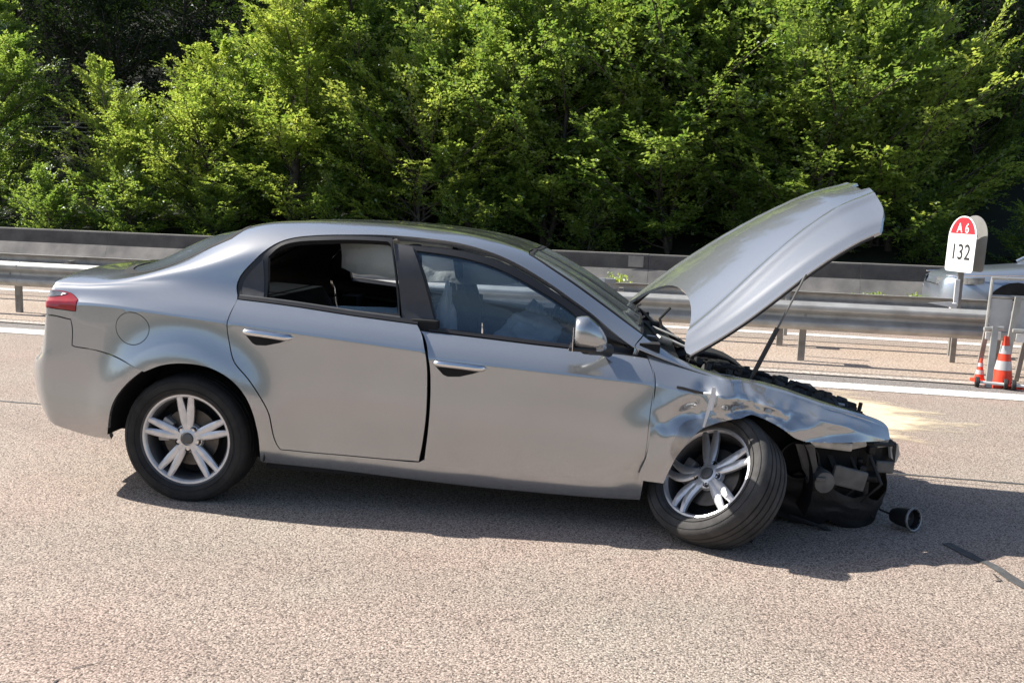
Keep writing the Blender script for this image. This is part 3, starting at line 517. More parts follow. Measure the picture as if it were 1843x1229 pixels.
# ------------------------------------------------------------------ wheels
def make_wheel(tyre_mat,bent=False):
    root=MB(); RR=.247
    # barrel of the rim
    root.lathe([(RR-.002,-.100),(RR,-.094),(RR-.010,-.088),(RR-.016,-.06),(RR-.030,-.03),(RR-.034,.04),(RR-.012,.085),(RR,.098),(RR-.004,.104),(RR-.045,.04),(RR-.043,-.03),(RR-.036,-.066),(RR-.028,-.075)],64,closed=True)
    wh=root.build('wheel',M['rim_dark'])
    lp=MB(); lp.lathe([(RR+.001,-.099),(RR+.003,-.0945),(RR-.004,-.0925),(RR-.020,-.0905),(RR-.027,-.082),(RR-.030,-.070),(RR-.024,-.070),(RR-.010,-.082),(RR-.001,-.086)],64,closed=True); lp.build('rim_lip',M['alloy'],wh)
    t=MB(); RT_=.336
    prof=[(RR-.004,-.096),(RR+.006,-.108),(.272,-.116),(.295,-.119),(.316,-.113),(.328,-.100),(RT_-.002,-.086)]
    for g in (-.062,-.022,.022,.062): prof+=[(RT_,g-.006),(RT_-.008,g-.0045),(RT_-.008,g+.0045),(RT_,g+.006)]
    prof+=[(RT_-.002,.086),(.328,.100),(.316,.113),(.295,.119),(.272,.116),(RR+.006,.108),(RR-.004,.096)]
    t.lathe(prof,80); ty=t.build('tyre',tyre_mat,wh)
    t=MB()
    for rad in (.268,.306): t.lathe([(rad-.002,-.1165 if rad<.3 else -.1165),(rad,-.1195 if rad<.3 else -.1185),(rad+.002,-.1165)],80)
    t.build('sidewall_ring',M['tyre'],ty)
    s=MB(); yf=-.088
    for k in range(5):
        a0=2*math.pi*k/5+math.pi/2+.05
        for sg in (-1,1):
            sec=[]
            for q in range(9):
                f=q/8; rad=.040+f*(RR-.052); off=sg*(.0070+.0265*f**.9)+ .0; wd=(.0180 if bent else .0170)*(.95+.75*math.sin(math.pi*min(1,f*1.05))*.45)*(1-.10*f)
                yy=yf+.014*(1-f)**1.5-.010*f*0+ (.006*math.sin(math.pi*f)); c=Vector((math.cos(a0)*rad-math.sin(a0)*off*1.0,0,math.sin(a0)*rad+math.cos(a0)*off)); tn=Vector((-math.sin(a0),0,math.cos(a0)))
                bend=Vector((0,0,0))
                if bent and k in (1,2): bend=tn*(.03*math.sin(f*3.1))*(1 if k==1 else -1)
                c=c+bend; th=.030-.008*f
                sec.append([c+tn*wd*u+Vector((0,yy+dy,0)) for u,dy in ((-1,.006),(-.55,-.001),(.55,-.001),(1,.006),(.8,th),(-.8,th))])
            V=[p for r in sec for p in r]; F=[]
            for i in range(8):
                for j in range(6): F.append((i*6+j,i*6+(j+1)%6,(i+1)*6+(j+1)%6,(i+1)*6+j))
            F.append(tuple(range(6))); F.append(tuple(48+j for j in range(6))[::-1])
            s.add(V,F,True)
    # hub with bolt wells
    s.lathe([(.0,yf+.020),(.034,yf+.018),(.036,yf+.010),(.050,yf+.014),(.074,yf+.026),(.078,yf+.05),(.0,yf+.055)],40)
    sp=s.build('spokes',M['alloy'],wh)
    c=MB(); c.lathe([(0,yf+.004),(.022,yf+.005),(.029,yf+.009),(.031,yf+.018)],32); c.build('hub_cap',M['grey_plastic'],wh)
    w0_=MB().lathe([(.0,yf+.020),(.014,yf+.0195),(.0145,yf+.0135),(.0165,yf+.0135),(.0165,yf+.05)],16).build('bolt_well',M['black_trim'],wh)
    b0_=MB().lathe([(0,yf+.014),(.0085,yf+.0145),(.009,yf+.022)],6).build('wheel_bolt',M['chrome'],wh)
    for k in range(5):
        a0=2*math.pi*(k+.5)/5+math.pi/2+.05
        for o in (w0_,b0_):
            if k: o=o.copy(); COL.objects.link(o); o.parent=wh
            o.location=(math.cos(a0)*.055,0,math.sin(a0)*.055)
    dd=MB(); dd.lathe([(.06,-.030),(.150,-.030),(.152,-.022),(.152,-.006),(.06,-.004)],48,closed=True); dd.lathe([(0,-.06),(.072,-.058),(.076,-.03)],32); dd.build('brake_disc',M['disc'],wh)
    cl=MB()
    for i in range(6):
        a=2.55+i*.13; cl.box((math.cos(a)*.135,-.025,math.sin(a)*.135),(.06,.075,.032),rot=(0,-a,0),b=.008)
    cl.build('brake_caliper',M['caliper'],wh)
    bk=MB(); bk.lathe([(0,.01),(.20,.02),(.225,.05)],40); bk.build('backing_plate',M['liner'],wh)
    return wh
def copytree(o,parent):
    c=o.copy(); COL.objects.link(c); c.parent=parent
    for ch in list(o.children): copytree(ch,c)
    return c
w0=make_wheel(M['tyre']); w0.parent=car; w0.location=(0.004,-.785,.327); w0.rotation_euler=(0,0,0)
w1=copytree(w0,car); w1.location=(.004,.785,.327); w1.rotation_euler=(0,.4,math.pi)
w2=copytree(w0,car); w2.location=(2.72,.775,.36); w2.rotation_euler=(0,.9,math.pi-.1)
wb=make_wheel(M['tyre_dusty'],True); wb.parent=car; wb['label']='collapsed front wheel leaning outwards with scuffed tyre and bent spokes'
# outward face normal, in the frame of the car
nf=Vector((-.61,-.58,.56)).normalized(); yax=-nf; zax=(Vector((0,0,1))-yax*yax.z).normalized(); xax=yax.cross(zax)
mw=Matrix((xax,yax,zax)).transposed().to_4x4(); mw=mw@Matrix.Rotation(-.35,4,'Y')
fc=Vector((2.645,-.905,.388)); mw.translation=fc-nf*.088; wb.matrix_local=mw
# wheel liners, floor and inner black shell
def arc_liner(cx,cz,r,y0,y1,a0=-.35,a1=math.pi+.35,n=20):
    V=[];F=[];mb=MB()
    for i in range(n+1):
        a=a0+(a1-a0)*i/n; V+=[(cx+r*math.cos(a),y0,cz+r*math.sin(a)),(cx+r*math.cos(a),y1,cz+r*math.sin(a))]
    for i in range(n): F.append((2*i,2*i+1,2*i+3,2*i+2))
    c=len(V); V.append((cx,y1,cz)); 
    for i in range(n): F.append((2*i+1,c,2*i+3))
    mb.add(V,F,True); mb.build('wheel_arch_liner',M['liner'],car)
for sg in (-1,1):
    arc_liner(.005,.33,.425,sg*.885,sg*.50,-.2,math.pi+.02); arc_liner(2.74,.33,.43,sg*(.86 if sg>0 else .84),sg*.50)
mb=MB(); mb.box((1.30,0,.235),(3.0,1.36,.05)); mb.box((1.38,0,.25),(1.75,1.60,.06))
mb.box((-.52,0,.40),(.50,1.20,.24)); mb.build('floor_pan',M['liner'],car)
for sg in (-1,1):
    mb=MB(); mb.box((1.37,sg*.80,.26),(1.9,.06,.12)); mb.box((1.215,sg*.77,.62),(.14,.05,.80),b=.01); mb.box((2.34,sg*.74,.60),(.10,.10,.75)); 
    mb.box((.42,sg*.70,.66),(.10,.22,.62)); 
    mb.tube([(1.16,sg*.70,1.0),(1.13,sg*.64,1.22),(1.11,sg*.60,1.38)],.035,8)
    mb.build('inner_sill',M['liner'],car)
# side members of the interior: header lining under the roof
rl=panel('roof_lining',[(.20,2.11),(.20,1.50),(.40,1.445),(1.6,1.46),(1.68,1.55),(1.66,2.11)],M['headliner'],gap=.002,off=-.035,flange=0,mirror=True,res=.07)
ql=panel('c_pillar_lining',[(-.40,.85),(-.35,1.36),(-.12,1.42),(.18,1.47),(.46,1.44),(.36,1.35),(.30,1.24),(.25,1.15),(.24,1.0),(.25,.85)],M['liner'],gap=.0,off=-.05,flange=0,res=.07); mir(ql)
# bonded side curtains (deployed) hanging inside the far windows
def curtain(y,sgn,x0,x1,zt,zb,seed):
    n=60;m_=14;V=[];F=[]
    for i in range(n+1):
        s=i/n; x=x0+(x1-x0)*s
        for j in range(m_+1):
            t=j/m_; top=zt(x); bot=zb(x); z=top+(bot-top)*t
            yy=y+sgn*(-.010+.035*math.sin(math.pi*t)*(.5+.5*abs(math.sin(s*9+seed))))+.012*noise.noise(Vector((x*6,z*9,seed)))+ (.10*t-.05)*sgn*.9
            V.append((x,yy,z+.012*noise.noise(Vector((x*8,1,seed)))))
    for i in range(n):
        for j in range(m_): a=i*(m_+1)+j; F.append((a,a+1,a+m_+2,a+m_+1))
    return MB().add(V,F,True)
zt=lambda x: float(np.interp(x,[.3,.8,1.3,1.7,1.95],[1.36,1.40,1.385,1.27,1.14])); zb=lambda x: float(np.interp(x,[.3,.5,.9,1.0,1.15,1.35,1.6,1.95],[1.16,1.11,1.10,1.10,1.09,1.10,1.12,1.10]))
curtain(.60,1,.35,1.72,zt,zb,2.).build('curtain_airbag',M['curtain'],car)
# seats
def seat(name,x,y,wd,rec=.22,hr=True,matn='seat',bag=False):
    mb=MB(); 
    mb.box((x+.26,y,.48),(.52,wd,.16),b=.05); 
    hh=.56
    def bk(s,u,dep): # back surface
        return Vector((x-.02-math.sin(rec)*s*hh+dep,y+u*wd/2*(1-.22*s**2),.52+math.cos(rec)*s*hh))
    V=[];F=[];n=8;m_=6
    for side,dp in ((0,.06),(1,-.07)):
        for i in range(n+1):
            for j in range(m_+1):
                u=-1+2*j/m_; b=.035*(abs(u)**2) if side==0 else 0; e=(1-.6*max(abs(u)**6,(i/n)**8)); V.append(bk(i/n,u,(dp+b)*e))
    K=(n+1)*(m_+1)
    for i in range(n):
        for j in range(m_):
            a=i*(m_+1)+j; F.append((a,a+1,a+m_+2,a+m_+1)); F.append((K+a+m_+1,K+a+m_+2,K+a+1,K+a))
    for i in range(n):
        for j in (0,m_):
            a=i*(m_+1)+j; F.append((a,a+m_+1,K+a+m_+1,K+a))
    for j in range(m_): a=n*(m_+1)+j; F.append((a,a+1,K+a+1,K+a))
    mb.add(V,F,True)
    if hr:
        p=bk(1,0,0); mb.box((p.x-.03,y,p.z+.115),(.09,.26,.17),b=.04); mb.tube([(p.x,y-.06,p.z-.02),(p.x-.02,y-.06,p.z+.08)],.006,6); mb.tube([(p.x,y+.06,p.z-.02),(p.x-.02,y+.06,p.z+.08)],.006,6)
    return mb.build(name,M[matn],car)
s1=seat('front_seat',1.34,-.37,.50,.30,False); s2=seat('front_seat',1.34,.37,.50,.30,False)
seat('rear_seat',.48,0,1.28,.42,False)
mb=MB(); mb.box((-.10,0,1.015),(.55,1.20,.03)); mb.build('parcel_shelf',M['dash'],car)
mb=MB(); V=[]
def bagmesh(c,r,seed,seg=20,crush=.3):
    bm=bmesh.new(); bmesh.ops.create_icosphere(bm,subdivisions=4,radius=1); V=[]
    for v in bm.verts:
        p=v.co; k=1+crush*noise.noise(p*1.8+Vector((seed,0,0)))+.12*noise.noise(p*5+Vector((seed,2,0))); q=Vector((p.x*r[0],p.y*r[1],p.z*r[2]))*k; V.append(Vector(c)+q)
    bm.verts.index_update(); F=[[v.index for v in f.verts] for f in bm.faces]; bm.free(); return V,F
mb=MB(); mb.add(*bagmesh((1.30,-.63,.90),(.06,.055,.26),1.2,crush=.35),True); mb.build('side_airbag',M['airbag'],s1)
# dashboard with deployed bags
mb=MB(); n=10
V=[];F=[]
prof=[(2.34,.96),(2.20,.985),(2.02,.985),(1.90,.955),(1.86,.90),(1.88,.80),(1.95,.68),(2.02,.50)]
for j,y in enumerate([-.70+1.4*k/n for k in range(n+1)]):
    for (x,z) in prof: V.append((x-(.05*math.exp(-((y-.36)/.2)**2)),y,z+(.03*math.exp(-((y-.36)/.17)**2) if z>.9 else 0)))
for j in range(n):
    for i in range(len(prof)-1): a=j*len(prof)+i; F.append((a,a+1,a+1+len(prof),a+len(prof)))
mb.add(V,F,True); mb.box((1.85,0,.55),(.5,.22,.35),b=.03)
da=mb.build('dashboard',M['dash'],car)
mb=MB(); mb.add(*bagmesh((1.72,-.28,.90),(.17,.17,.12),5.,crush=.5),True); mb.build('deployed_airbag',M['airbag'],da)
mb=MB(); c=Vector((1.76,.36,.90)); ax=Vector((-.90,0,.44)).normalized(); u=ax.orthogonal().normalized(); v=ax.cross(u)
pts=[c+.185*(math.cos(k*math.pi/14)*u+math.sin(k*math.pi/14)*v) for k in range(29)]; mb.tube(pts,.016,10,cap=False)
for a in (0,2.1,4.2): mb.tube([c,c+.18*(math.cos(a)*u+math.sin(a)*v)],.018,8)
mb.tube([c-ax*.02,c-ax*.20],.03,10); sw=mb.build('steering_wheel',M['black_trim'],car)
mb=MB(); mb.add(*bagmesh((1.68,.36,.88),(.07,.16,.15),9.,crush=.5),True); mb.build('deflated_airbag',M['airbag'],sw)
mb=MB(); mb.box((1.86,-.02,1.20),(.03,.22,.07),b=.012,rot=(0,.3,.1)); mb.tube([(1.87,-.02,1.20),(1.92,-.02,1.25)],.012,6); mb.build('interior_mirror',M['black_trim'],car)
# ------------------------------------------------------------------ raised bonnet
HA=Vector((2.475,-.70,.902)); HC=Vector((3.485,-.565,1.645)); HB=Vector((2.225,.70,1.002)); HE=Vector((3.42,.565,1.80))
def sst(x): x=max(0,min(1,x)); return x*x*(3-2*x)
def hood(s,v,off=0.):
    """s 0 rear .. 1 front, v -1 right .. 1 left"""
    g=(v+1)/2; base=(HA*(1-g)+HB*g)*(1-s)+(HC*(1-g)+HE*g)*s
    fw_=((HC+HE)-(HA+HB)).normalized(); lat=((HB-HA)).normalized(); up=fw_.cross(lat).normalized()
    crown=(.055+.035*s)*(1-abs(v)**2.2)+.095*4*s*(1-s)*g**.7-.020*math.sin(2*math.pi*s)*(1-g)
    vc=.86-.42*s**1.1; ridge=.014*math.exp(-((abs(v)-vc)/.05)**2)+.012*(1/(1+math.exp(-(vc-abs(v))/.03)))
    nose=.075*(1-abs(v)**1.8)*sst(s)
    drop=-.030*sst((s-.82)/.18)*(1-.6*abs(v))-.022*sst((abs(v)-.90)/.10)
    waist=.02*math.sin(math.pi*s)*v
    return base+up*(crown+ridge+drop+off)+fw_*nose+lat*waist*-1
def hood_s0(v):  # concave rear edge
    a=abs(v+.08); return .205*(1-min(1,a/.93)**2.2)**.8 if a<.93 else 0.
def hood_s1(v): return 1.0-.02*abs(v)-.050*max(0,(abs(v)-.62)/.38)**3-(.03 if abs(v)<.16 else 0)*1.
def build_hood(off,nm,mt,inset_=0.,flip=False,parent=None):
    n=70;m_=64;V=[];F=[]
    for j in range(m_+1):
        v=-1+2*j/m_; v*=(1-inset_); s0=hood_s0(v)+inset_; s1=hood_s1(v)-inset_
        # rounded rear corners
        cr=max(0,(abs(v)-.90)/.10); s0+= .045*cr**2.5
        for i in range(n+1):
            s=s0+(s1-s0)*i/n; V.append(hood(s,v,off))
    for j in range(m_):
        for i in range(n): a=j*(n+1)+i; F.append((a,a+1,a+n+2,a+n+1) if not flip else (a+n+1,a+n+2,a+1,a))
    mb=MB().add(V,F,True)
    # rolled edge
    def edge(idx,d2=.016):
        W=[V[i] for i in idx]; fw_=((HC+HE)-(HA+HB)).normalized(); lat=((HB-HA)).normalized(); up=fw_.cross(lat).normalized(); X=[p-up*d2 for p in W]
        k=len(W); mb.add(W+X,[(i,i+1,i+1+k,i+k) for i in range(k-1)],False)
    if not flip:
        edge(range(0,n+1)); edge(range(m_*(n+1),(m_+1)*(n+1))); edge([j*(n+1) for j in range(m_+1)]); edge([j*(n+1)+n for j in range(m_+1)])
    return mb.build(nm,mt,parent,auto=False)
bon=build_hood(0,'bonnet',M['paint'],parent=car)
inn=build_hood(-.018,'bonnet_lining',M['dark'],.012,True,bon)
mb=MB()
for sg in (-1,1):
    mb=MB(); mb.tube([hood(s,sg*.992,-.016) for s in [k/20 for k in range(1,19)]],.009,6); mb.build('rubber_edge',M['rubber'],bon)
# gas struts
mb=MB(); b0=Vector((2.855,-.64,.80)); t0=Vector((3.085,-.615,1.350)); md=b0.lerp(t0,.50)
mb.tube([b0,md],.0125,10); st=mb.build('gas_strut',M['black_trim'],car)
mb=MB(); mb.tube([md,t0],.0055,8); mb.build('strut_rod',M['grey_plastic'],st)
mb=MB(); b1=Vector((2.84,.66,.82)); t1=Vector((3.06,.64,1.36)); mb.tube([b1,b1.lerp(t1,.5)],.0125,10); mb.tube([b1.lerp(t1,.5),t1],.0055,8); mb.build('gas_strut',M['black_trim'],car)
mb=MB(); mb.tube([(2.47,.30,.88),(2.44,.32,.98),(2.50,.34,1.05)],.009,6); mb.build('hinge',M['dark'],car)
# scuttle, wipers
mb=MB(); V=[];F=[];n=16
for k in range(n+1):
    y=-.66+1.32*k/n; V+=[(2.33,y,.945-.02*abs(y)),(2.41,y,.925),(2.50,y,.885),(2.56,y,.70)]
for k in range(n):
    for j in range(3): a=4*k+j; F.append((a,a+1,a+5,a+4))
mb.add(V,F); mb.build('scuttle_panel',M['dark'],car)
for y0 in (.40,-.28):
    mb=MB(); mb.tube([(2.41,y0,.94),(2.36,y0+.08,.985),(2.27,y0+.12,1.045)],[.012,.009,.007],6); mb.tube([(2.335,y0+.34,1.018),(2.30,y0-.02,1.045),(2.29,y0-.28,1.035)],.007,6); mb.box((2.42,y0,.935),(.06,.05,.04),b=.01)
    mb.build('wiper',M['black_trim'],car)
mb=MB(); mb.tube([(2.30,-.30,.955),(2.46,-.34,.945),(2.60,-.42,.90)],.008,6); mb.tube([(2.38,-.1,.98),(2.52,-.2,.94)],.006,6); mb.box((2.43,-.38,.945),(.09,.05,.035),b=.01,rot=(.2,.3,.5)); mb.build('wiper_linkage',M['bracket'],car)
# engine bay
eb=MB(); rr=random.Random(11)
eb.box((2.90,0,.42),(1.05,1.22,.36)); eb.box((3.36,0,.38),(.10,1.20,.38),b=.01)
bay=eb.build('engine_bay',M['liner'],car)
mb=MB(); mb.box((2.86,.02,.66),(.46,.50,.12),b=.04,rot=(0,.12,0)); mb.tube([(2.70,-.25,.74),(2.90,-.28,.73),(3.08,-.25,.66)],.028,8); mb.build('engine_cover',M['dark'],bay)
mb=MB(); mb.box((2.78,-.45,.70),(.24,.18,.15),b=.015); mb.build('battery_box',M['grey_plastic'],bay)
mb=MB()
for i in range(44):
    x=2.60+.9*i/44; z=.905-.27*((x-2.55)/1.0)**1.35; mb.box((x+rr.uniform(-.02,.02),-.60+rr.uniform(-.05,.05),z-.035+rr.uniform(-.02,.012)),(rr.uniform(.02,.06),rr.uniform(.03,.08),rr.uniform(.02,.05)),rot=(rr.uniform(-.4,.4),rr.uniform(-.1,.5),rr.uniform(-.4,.4)),b=.006)
for i in range(26):
    x=2.62+.8*i/26; z=.90-.23*((x-2.55)/1.0)**1.3; mb.box((x,-.44+rr.uniform(-.05,.05),z-.05+rr.uniform(-.01,.02)),(rr.uniform(.03,.07),rr.uniform(.04,.10),rr.uniform(.03,.06)),rot=(rr.uniform(-.3,.3),rr.uniform(-.1,.4),rr.uniform(-.4,.4)),b=.012)
for i in range(5):
    y=-.62+i*.05; mb.tube([(2.55+.1*k,y+rr.uniform(-.02,.02),.875-.23*(k/9)**1.3+rr.uniform(-.015,.02)) for k in range(10)],.011,6)
mb.tube([(3.06,-.56,.76),(3.10,-.56,.79),(3.16,-.56,.77)],.016,8); mb.tube([(3.42,-.55,.64),(3.43,-.55,.715)],.010,6)
mb.build('wing_rail_clutter',M['dark'],bay)
mb=MB(); mb.tube([(2.62,-.66,.835),(2.75,-.665,.825),(2.95,-.665,.795)],.004,6); mb.build('bare_metal_edge',M['bracket'],bay); mb=MB(); mb.tube([(3.25,-.60,.715),(3.34,-.58,.70)],.010,6); mb.build('bare_metal_edge',M['bracket'],bay)
# smashed front end
fr=MB(); fr.box((3.47,0,.30),(.10,1.10,.42),b=.02); fr.box((3.40,-.30,.30),(.22,.50,.40),b=.02)
fe=fr.build('radiator_pack',M['dark'],car)
mb=MB(); mb.box((3.60,.0,.445),(.09,1.02,.13),b=.015); mb.box((3.53,-.46,.45),(.16,.10,.11),b=.01); mb.build('bumper_beam',M['dark'],car)
mb=MB(); sh_poly(mb,[(3.60,-.53,.505),(3.66,-.47,.50),(3.68,-.45,.44),(3.66,-.47,.40),(3.61,-.54,.44)],.012); sh_poly(mb,[(3.53,-.60,.545),(3.585,-.56,.545),(3.58,-.555,.50),(3.52,-.60,.50)],.012); mb.build('torn_beam_end',M['bracket'],fe)
mb=MB(); mb.box((3.255,-.745,.535),(.20,.05,.045),b=.012,rot=(0,.05,.0)); mb.box((3.385,-.725,.545),(.08,.04,.045),b=.01,rot=(0,-.3,0)); mb.build('headlamp_bracket',M['bracket'],fe)
mb=MB(); sh_poly(mb,[(3.08,-.78,.53),(3.17,-.78,.53),(3.20,-.76,.42),(3.18,-.74,.33),(3.13,-.76,.40)],.01); mb.build('liner_flap',M['grey_plastic'],fe)
mb=MB(); Mx=Matrix.Translation((3.225,-.72,.345))@Matrix.Rotation(.25,4,'Z'); mb.lathe([(0,-.06),(.052,-.055),(.060,-.03),(.060,.03),(.05,.05)],20,M=Mx); mb.box((3.215,-.785,.365),(.05,.02,.02),b=.004); mb.build('horn',M['liner'] if False else M['grey_plastic'],fe)
mb=MB(); mb.box((3.37,-.70,.36),(.17,.03,.10),b=.01,rot=(0,.20,.1));  mb.build('cooler_bracket',M['grey_plastic'],fe); mb=MB(); mb.box((3.57,-.58,.40),(.09,.03,.06),b=.01); mb.build('beam_bracket',M['grey_plastic'],fe)
mb=MB(); rr=random.Random(5)
for i in range(14): mb.box((rr.uniform(3.05,3.56),rr.uniform(-.60,-.48),rr.uniform(.30,.50)),(rr.uniform(.03,.12),rr.uniform(.03,.08),rr.uniform(.02,.07)),rot=(rr.uniform(-.25,.25),rr.uniform(-.25,.25),rr.uniform(-.3,.3)),b=.014)
mb.lathe([(.02,.05),(.07,.03),(.095,-.03),(.10,-.07),(.092,-.07),(.085,-.03),(.06,.015),(.0,.03)],28,M=Matrix.Translation((3.13,-.60,.42)))
for i in range(6):
    x=rr.uniform(3.1,3.5); mb.tube([(x,-.60,.45),(x+.05,-.66,.33),(x-.03,-.62,.22),(x+.06,-.55,.12)],.009,6)
mb.build('crushed_plastics',M['dark'],fe)
# hanging undertray: a torn black sheet closing the front corner
mb=MB(); V=[];F=[];n=30;q_=12
path=[(2.98,-.60),(3.15,-.64),(3.35,-.655),(3.50,-.63),(3.60,-.54),(3.645,-.40),(3.655,-.15),(3.65,.15),(3.60,.45)]
cum=[0]
for a_,b_ in zip(path[:-1],path[1:]): cum.append(cum[-1]+math.hypot(b_[0]-a_[0],b_[1]-a_[1]))
for i in range(n+1):
    s_=cum[-1]*i/n; x=float(np.interp(s_,cum,[p[0] for p in path])); y=float(np.interp(s_,cum,[p[1] for p in path]))
    topz=.28+.05*math.sin(s_*9)+.07*noise.noise(Vector((s_*9,2,0))); bot=.055+.11*max(0,noise.noise(Vector((s_*11,5,0))))+.06*math.exp(-(s_/.22)**2)
    for j in range(q_+1):
        t=j/q_; V.append((x-.05*t*t+.012*noise.noise(Vector((s_*8,t*4,1))),y+(.05*t*t if y<0 else -.05*t*t)+.022*noise.noise(Vector((s_*9,t*5,3))),topz+(bot-topz)*t))
for i in range(n):
    for j in range(q_): a=(q_+1)*i+j; F.append((a,a+1,a+q_+2,a+q_+1))
mb.add(V,F,True); mb.build('undertray',M['dark'],car)
mb=MB(); mb.tube([(3.30,-.60,.055),(3.42,-.62,.035),(3.50,-.60,.03)],.016,6); mb.tube([(3.12,-.60,.11),(3.25,-.66,.09),(3.36,-.64,.045)],.010,6); mb.build('hanging_hose',M['rubber'],fe)
mb=MB(); mb.tube([(3.30,-.62,.54),(3.48,-.66,.53),(3.60,-.55,.51),(3.67,-.38,.48),(3.68,-.30,.30)],.010,6); mb.build('torn_wire',M['rubber'],fe)
# detached fog lamp on the road, still on its cable
fg=empty('fog_lamp',(3.74,-.57,.05)); fg.matrix_world=Matrix.Translation((CARX,CARY,0))@Matrix.Rotation(CARPSI,4,'Z')@Matrix.Translation((3.72,-.55,.062))@Matrix.Rotation(R(38),4,'Z')@Matrix.Rotation(R(-6),4,'X')
tag(fg,'loose round fog lamp lying face out on the road ahead of the wrecked bumper','lamp')
mb=MB(); mb.lathe([(0,.085),(.035,.08),(.045,.05),(.050,.0),(.056,-.04),(.050,-.045),(.046,-.01),(0,.03)],28); mb.build('housing',M['dark'],fg)
mb=MB(); mb.lathe([(.050,-.040),(.060,-.046),(.062,-.038),(.056,-.028)],12,closed=True); mb.build('bezel',M['caliper'],fg)
mb=MB(); mb.lathe([(0,-.0),(.012,-.005),(.014,.02)],12); mb.build('bulb_holder',M['bracket'],fg)
mb=MB(); mb.tube([(0,.08,.0),(-.03,.13,.02),(-.05,.19,.06),(-.03,.25,.14)],.006,6); mb.build('cable',M['rubber'],fg)
# ================================================================== THE MOTORWAY
def sheet(name,x0,x1,y0,y1,z,mt,label=None,nx=1,kind='structure'):
    V=[];F=[]
    for i in range(nx+1):
        x=x0+(x1-x0)*i/nx; V+=[(x,y0,z),(x,y1,z)]
    for i in range(nx): F.append((2*i,2*i+2,2*i+3,2*i+1))
    o=MB().add(V,F).build(name,mt,auto=False); o['kind']=kind; return o
sheet('ground',-400,400,-400,400,-.012,M['verge'])
sheet('road',-400,400,-9.0,9.24,0,M['road'])
sheet('hard_shoulder',-400,400,9.24,9.60,.001,M['shoulder'])
sheet('gutter',-400,400,9.60,9.84,.006,M['kerbstone'])
sheet('central_reserve',-400,400,9.84,12.34,.002,M['median'])
sheet('opposite_road',-400,400,12.34,18.9,0,M['road'])
sheet('road_marking',-400,400,8.89,9.23,.005,M['line'])
sheet('road_marking',-400,400,12.93,13.20,.005,M['line'])
sheet('road_marking',-400,400,-8.2,-7.95,.005,M['line'])
sheet('road_joint',-400,400,9.595,9.625,.010,M['joint']); sheet('road_joint',-400,400,9.83,9.86,.010,M['joint']); sheet('road_joint',-400,400,12.32,12.36,.006,M['joint'])
def strip(name,pts,wd,mt,z=.004,seed=1,jit=.25):
    rr=random.Random(seed); V=[];F=[]; P=[]
    for a,b in zip(pts[:-1],pts[1:]):
        k=max(2,int((Vector(b)-Vector(a)).length/.06)); P+=[Vector(a).lerp(Vector(b),i/k) for i in range(k)]
    P.append(Vector(pts[-1]))
    for i,p in enumerate(P):
        t=(P[min(i+1,len(P)-1)]-P[max(0,i-1)]).normalized(); n=Vector((-t.y,t.x)); w1=wd/2*(1+rr.uniform(-jit,jit)); w2=wd/2*(1+rr.uniform(-jit,jit)); o=n*rr.uniform(-.1,.1)*wd
        V+=[(p.x+n.x*w1+o.x,p.y+n.y*w1+o.y,z),(p.x-n.x*w2+o.x,p.y-n.y*w2+o.y,z)]
    for i in range(len(P)-1): F.append((2*i,2*i+2,2*i+3,2*i+1))
    o=MB().add(V,F).build(name,mt,auto=False); return o
o=strip('tar_seal',[(1.30,4.66),(1.42,4.42),(1.50,4.18),(1.62,3.95)],.055,M['tar']); o['kind']='structure'
o=strip('road_joint',[(-12,5.84),(-5,5.875),(2,5.93),(8,5.98),(14,6.02)],.022,M['tar'],.0035,3,.5); o['kind']='structure'
for k,(pts,wd) in enumerate([([(-1.93,2.36),(-1.935,2.43)],.008),([(-1.94,2.50),(-1.90,2.55)],.005),([(1.405,4.30),(1.42,4.22),(1.39,4.20)],.008)]):
    o=strip('road_crack',pts,wd,M['joint'],.003,k+9,.6); o['kind']='structure'
# spilt absorbent powder, in ragged streaks
o=MB().add([(-1,-1.2,0),(1.2,-1.2,0),(1.2,1.1,0),(-1,1.1,0)],[(0,1,2,3)]).build('absorbent_powder',M['sand'],auto=False); o.location=(1.18,7.75,.0042); tag(o,'pale yellow absorbent powder spilt on the road beyond the wrecked front end','spill',kind='stuff')
fr_=MB(); fr_.add(*bagmesh((0,0,.018),(.055,.035,.016),3.3,crush=.6),True); o=fr_.build('plastic_fragment',M['dark']); o.location=(.30,4.40,0); tag(o,'small black plastic fragment on the road under the collapsed front tyre','debris')
# ---- guard rails
def wbeam(x0,x1,y,zc,s):
    """corrugated rail, s=-1: crests towards the camera"""
    pr=[(0,.155),(.012,.158),(.078,.118),(.083,.105),(.083,.075),(.076,.062),(.010,.022),(.004,.012),(.004,-.012),(.010,-.022),(.076,-.062),(.083,-.075),(.083,-.105),(.078,-.118),(.012,-.158),(0,-.155)]
    V=[];F=[];n=len(pr)
    for x in (x0,x1): V+=[(x,y+s*(a+.0),zc+z) for a,z in pr]
    for x in (x0,x1): V+=[(x,y+s*(a-.004),zc+z) for a,z in pr]
    for i in range(n-1): F.append((i,i+1,n+i+1,n+i)); F.append((2*n+i,3*n+i,3*n+i+1,2*n+i+1))
    F.append((0,n,3*n,2*n)); F.append((n-1,3*n-1,4*n-1,2*n-1)); F+= [(i,2*n+i,2*n+i+1,i+1) for i in range(n-1)]+[(n+i,n+i+1,3*n+i+1,3*n+i) for i in range(n-1)]
    return V,F
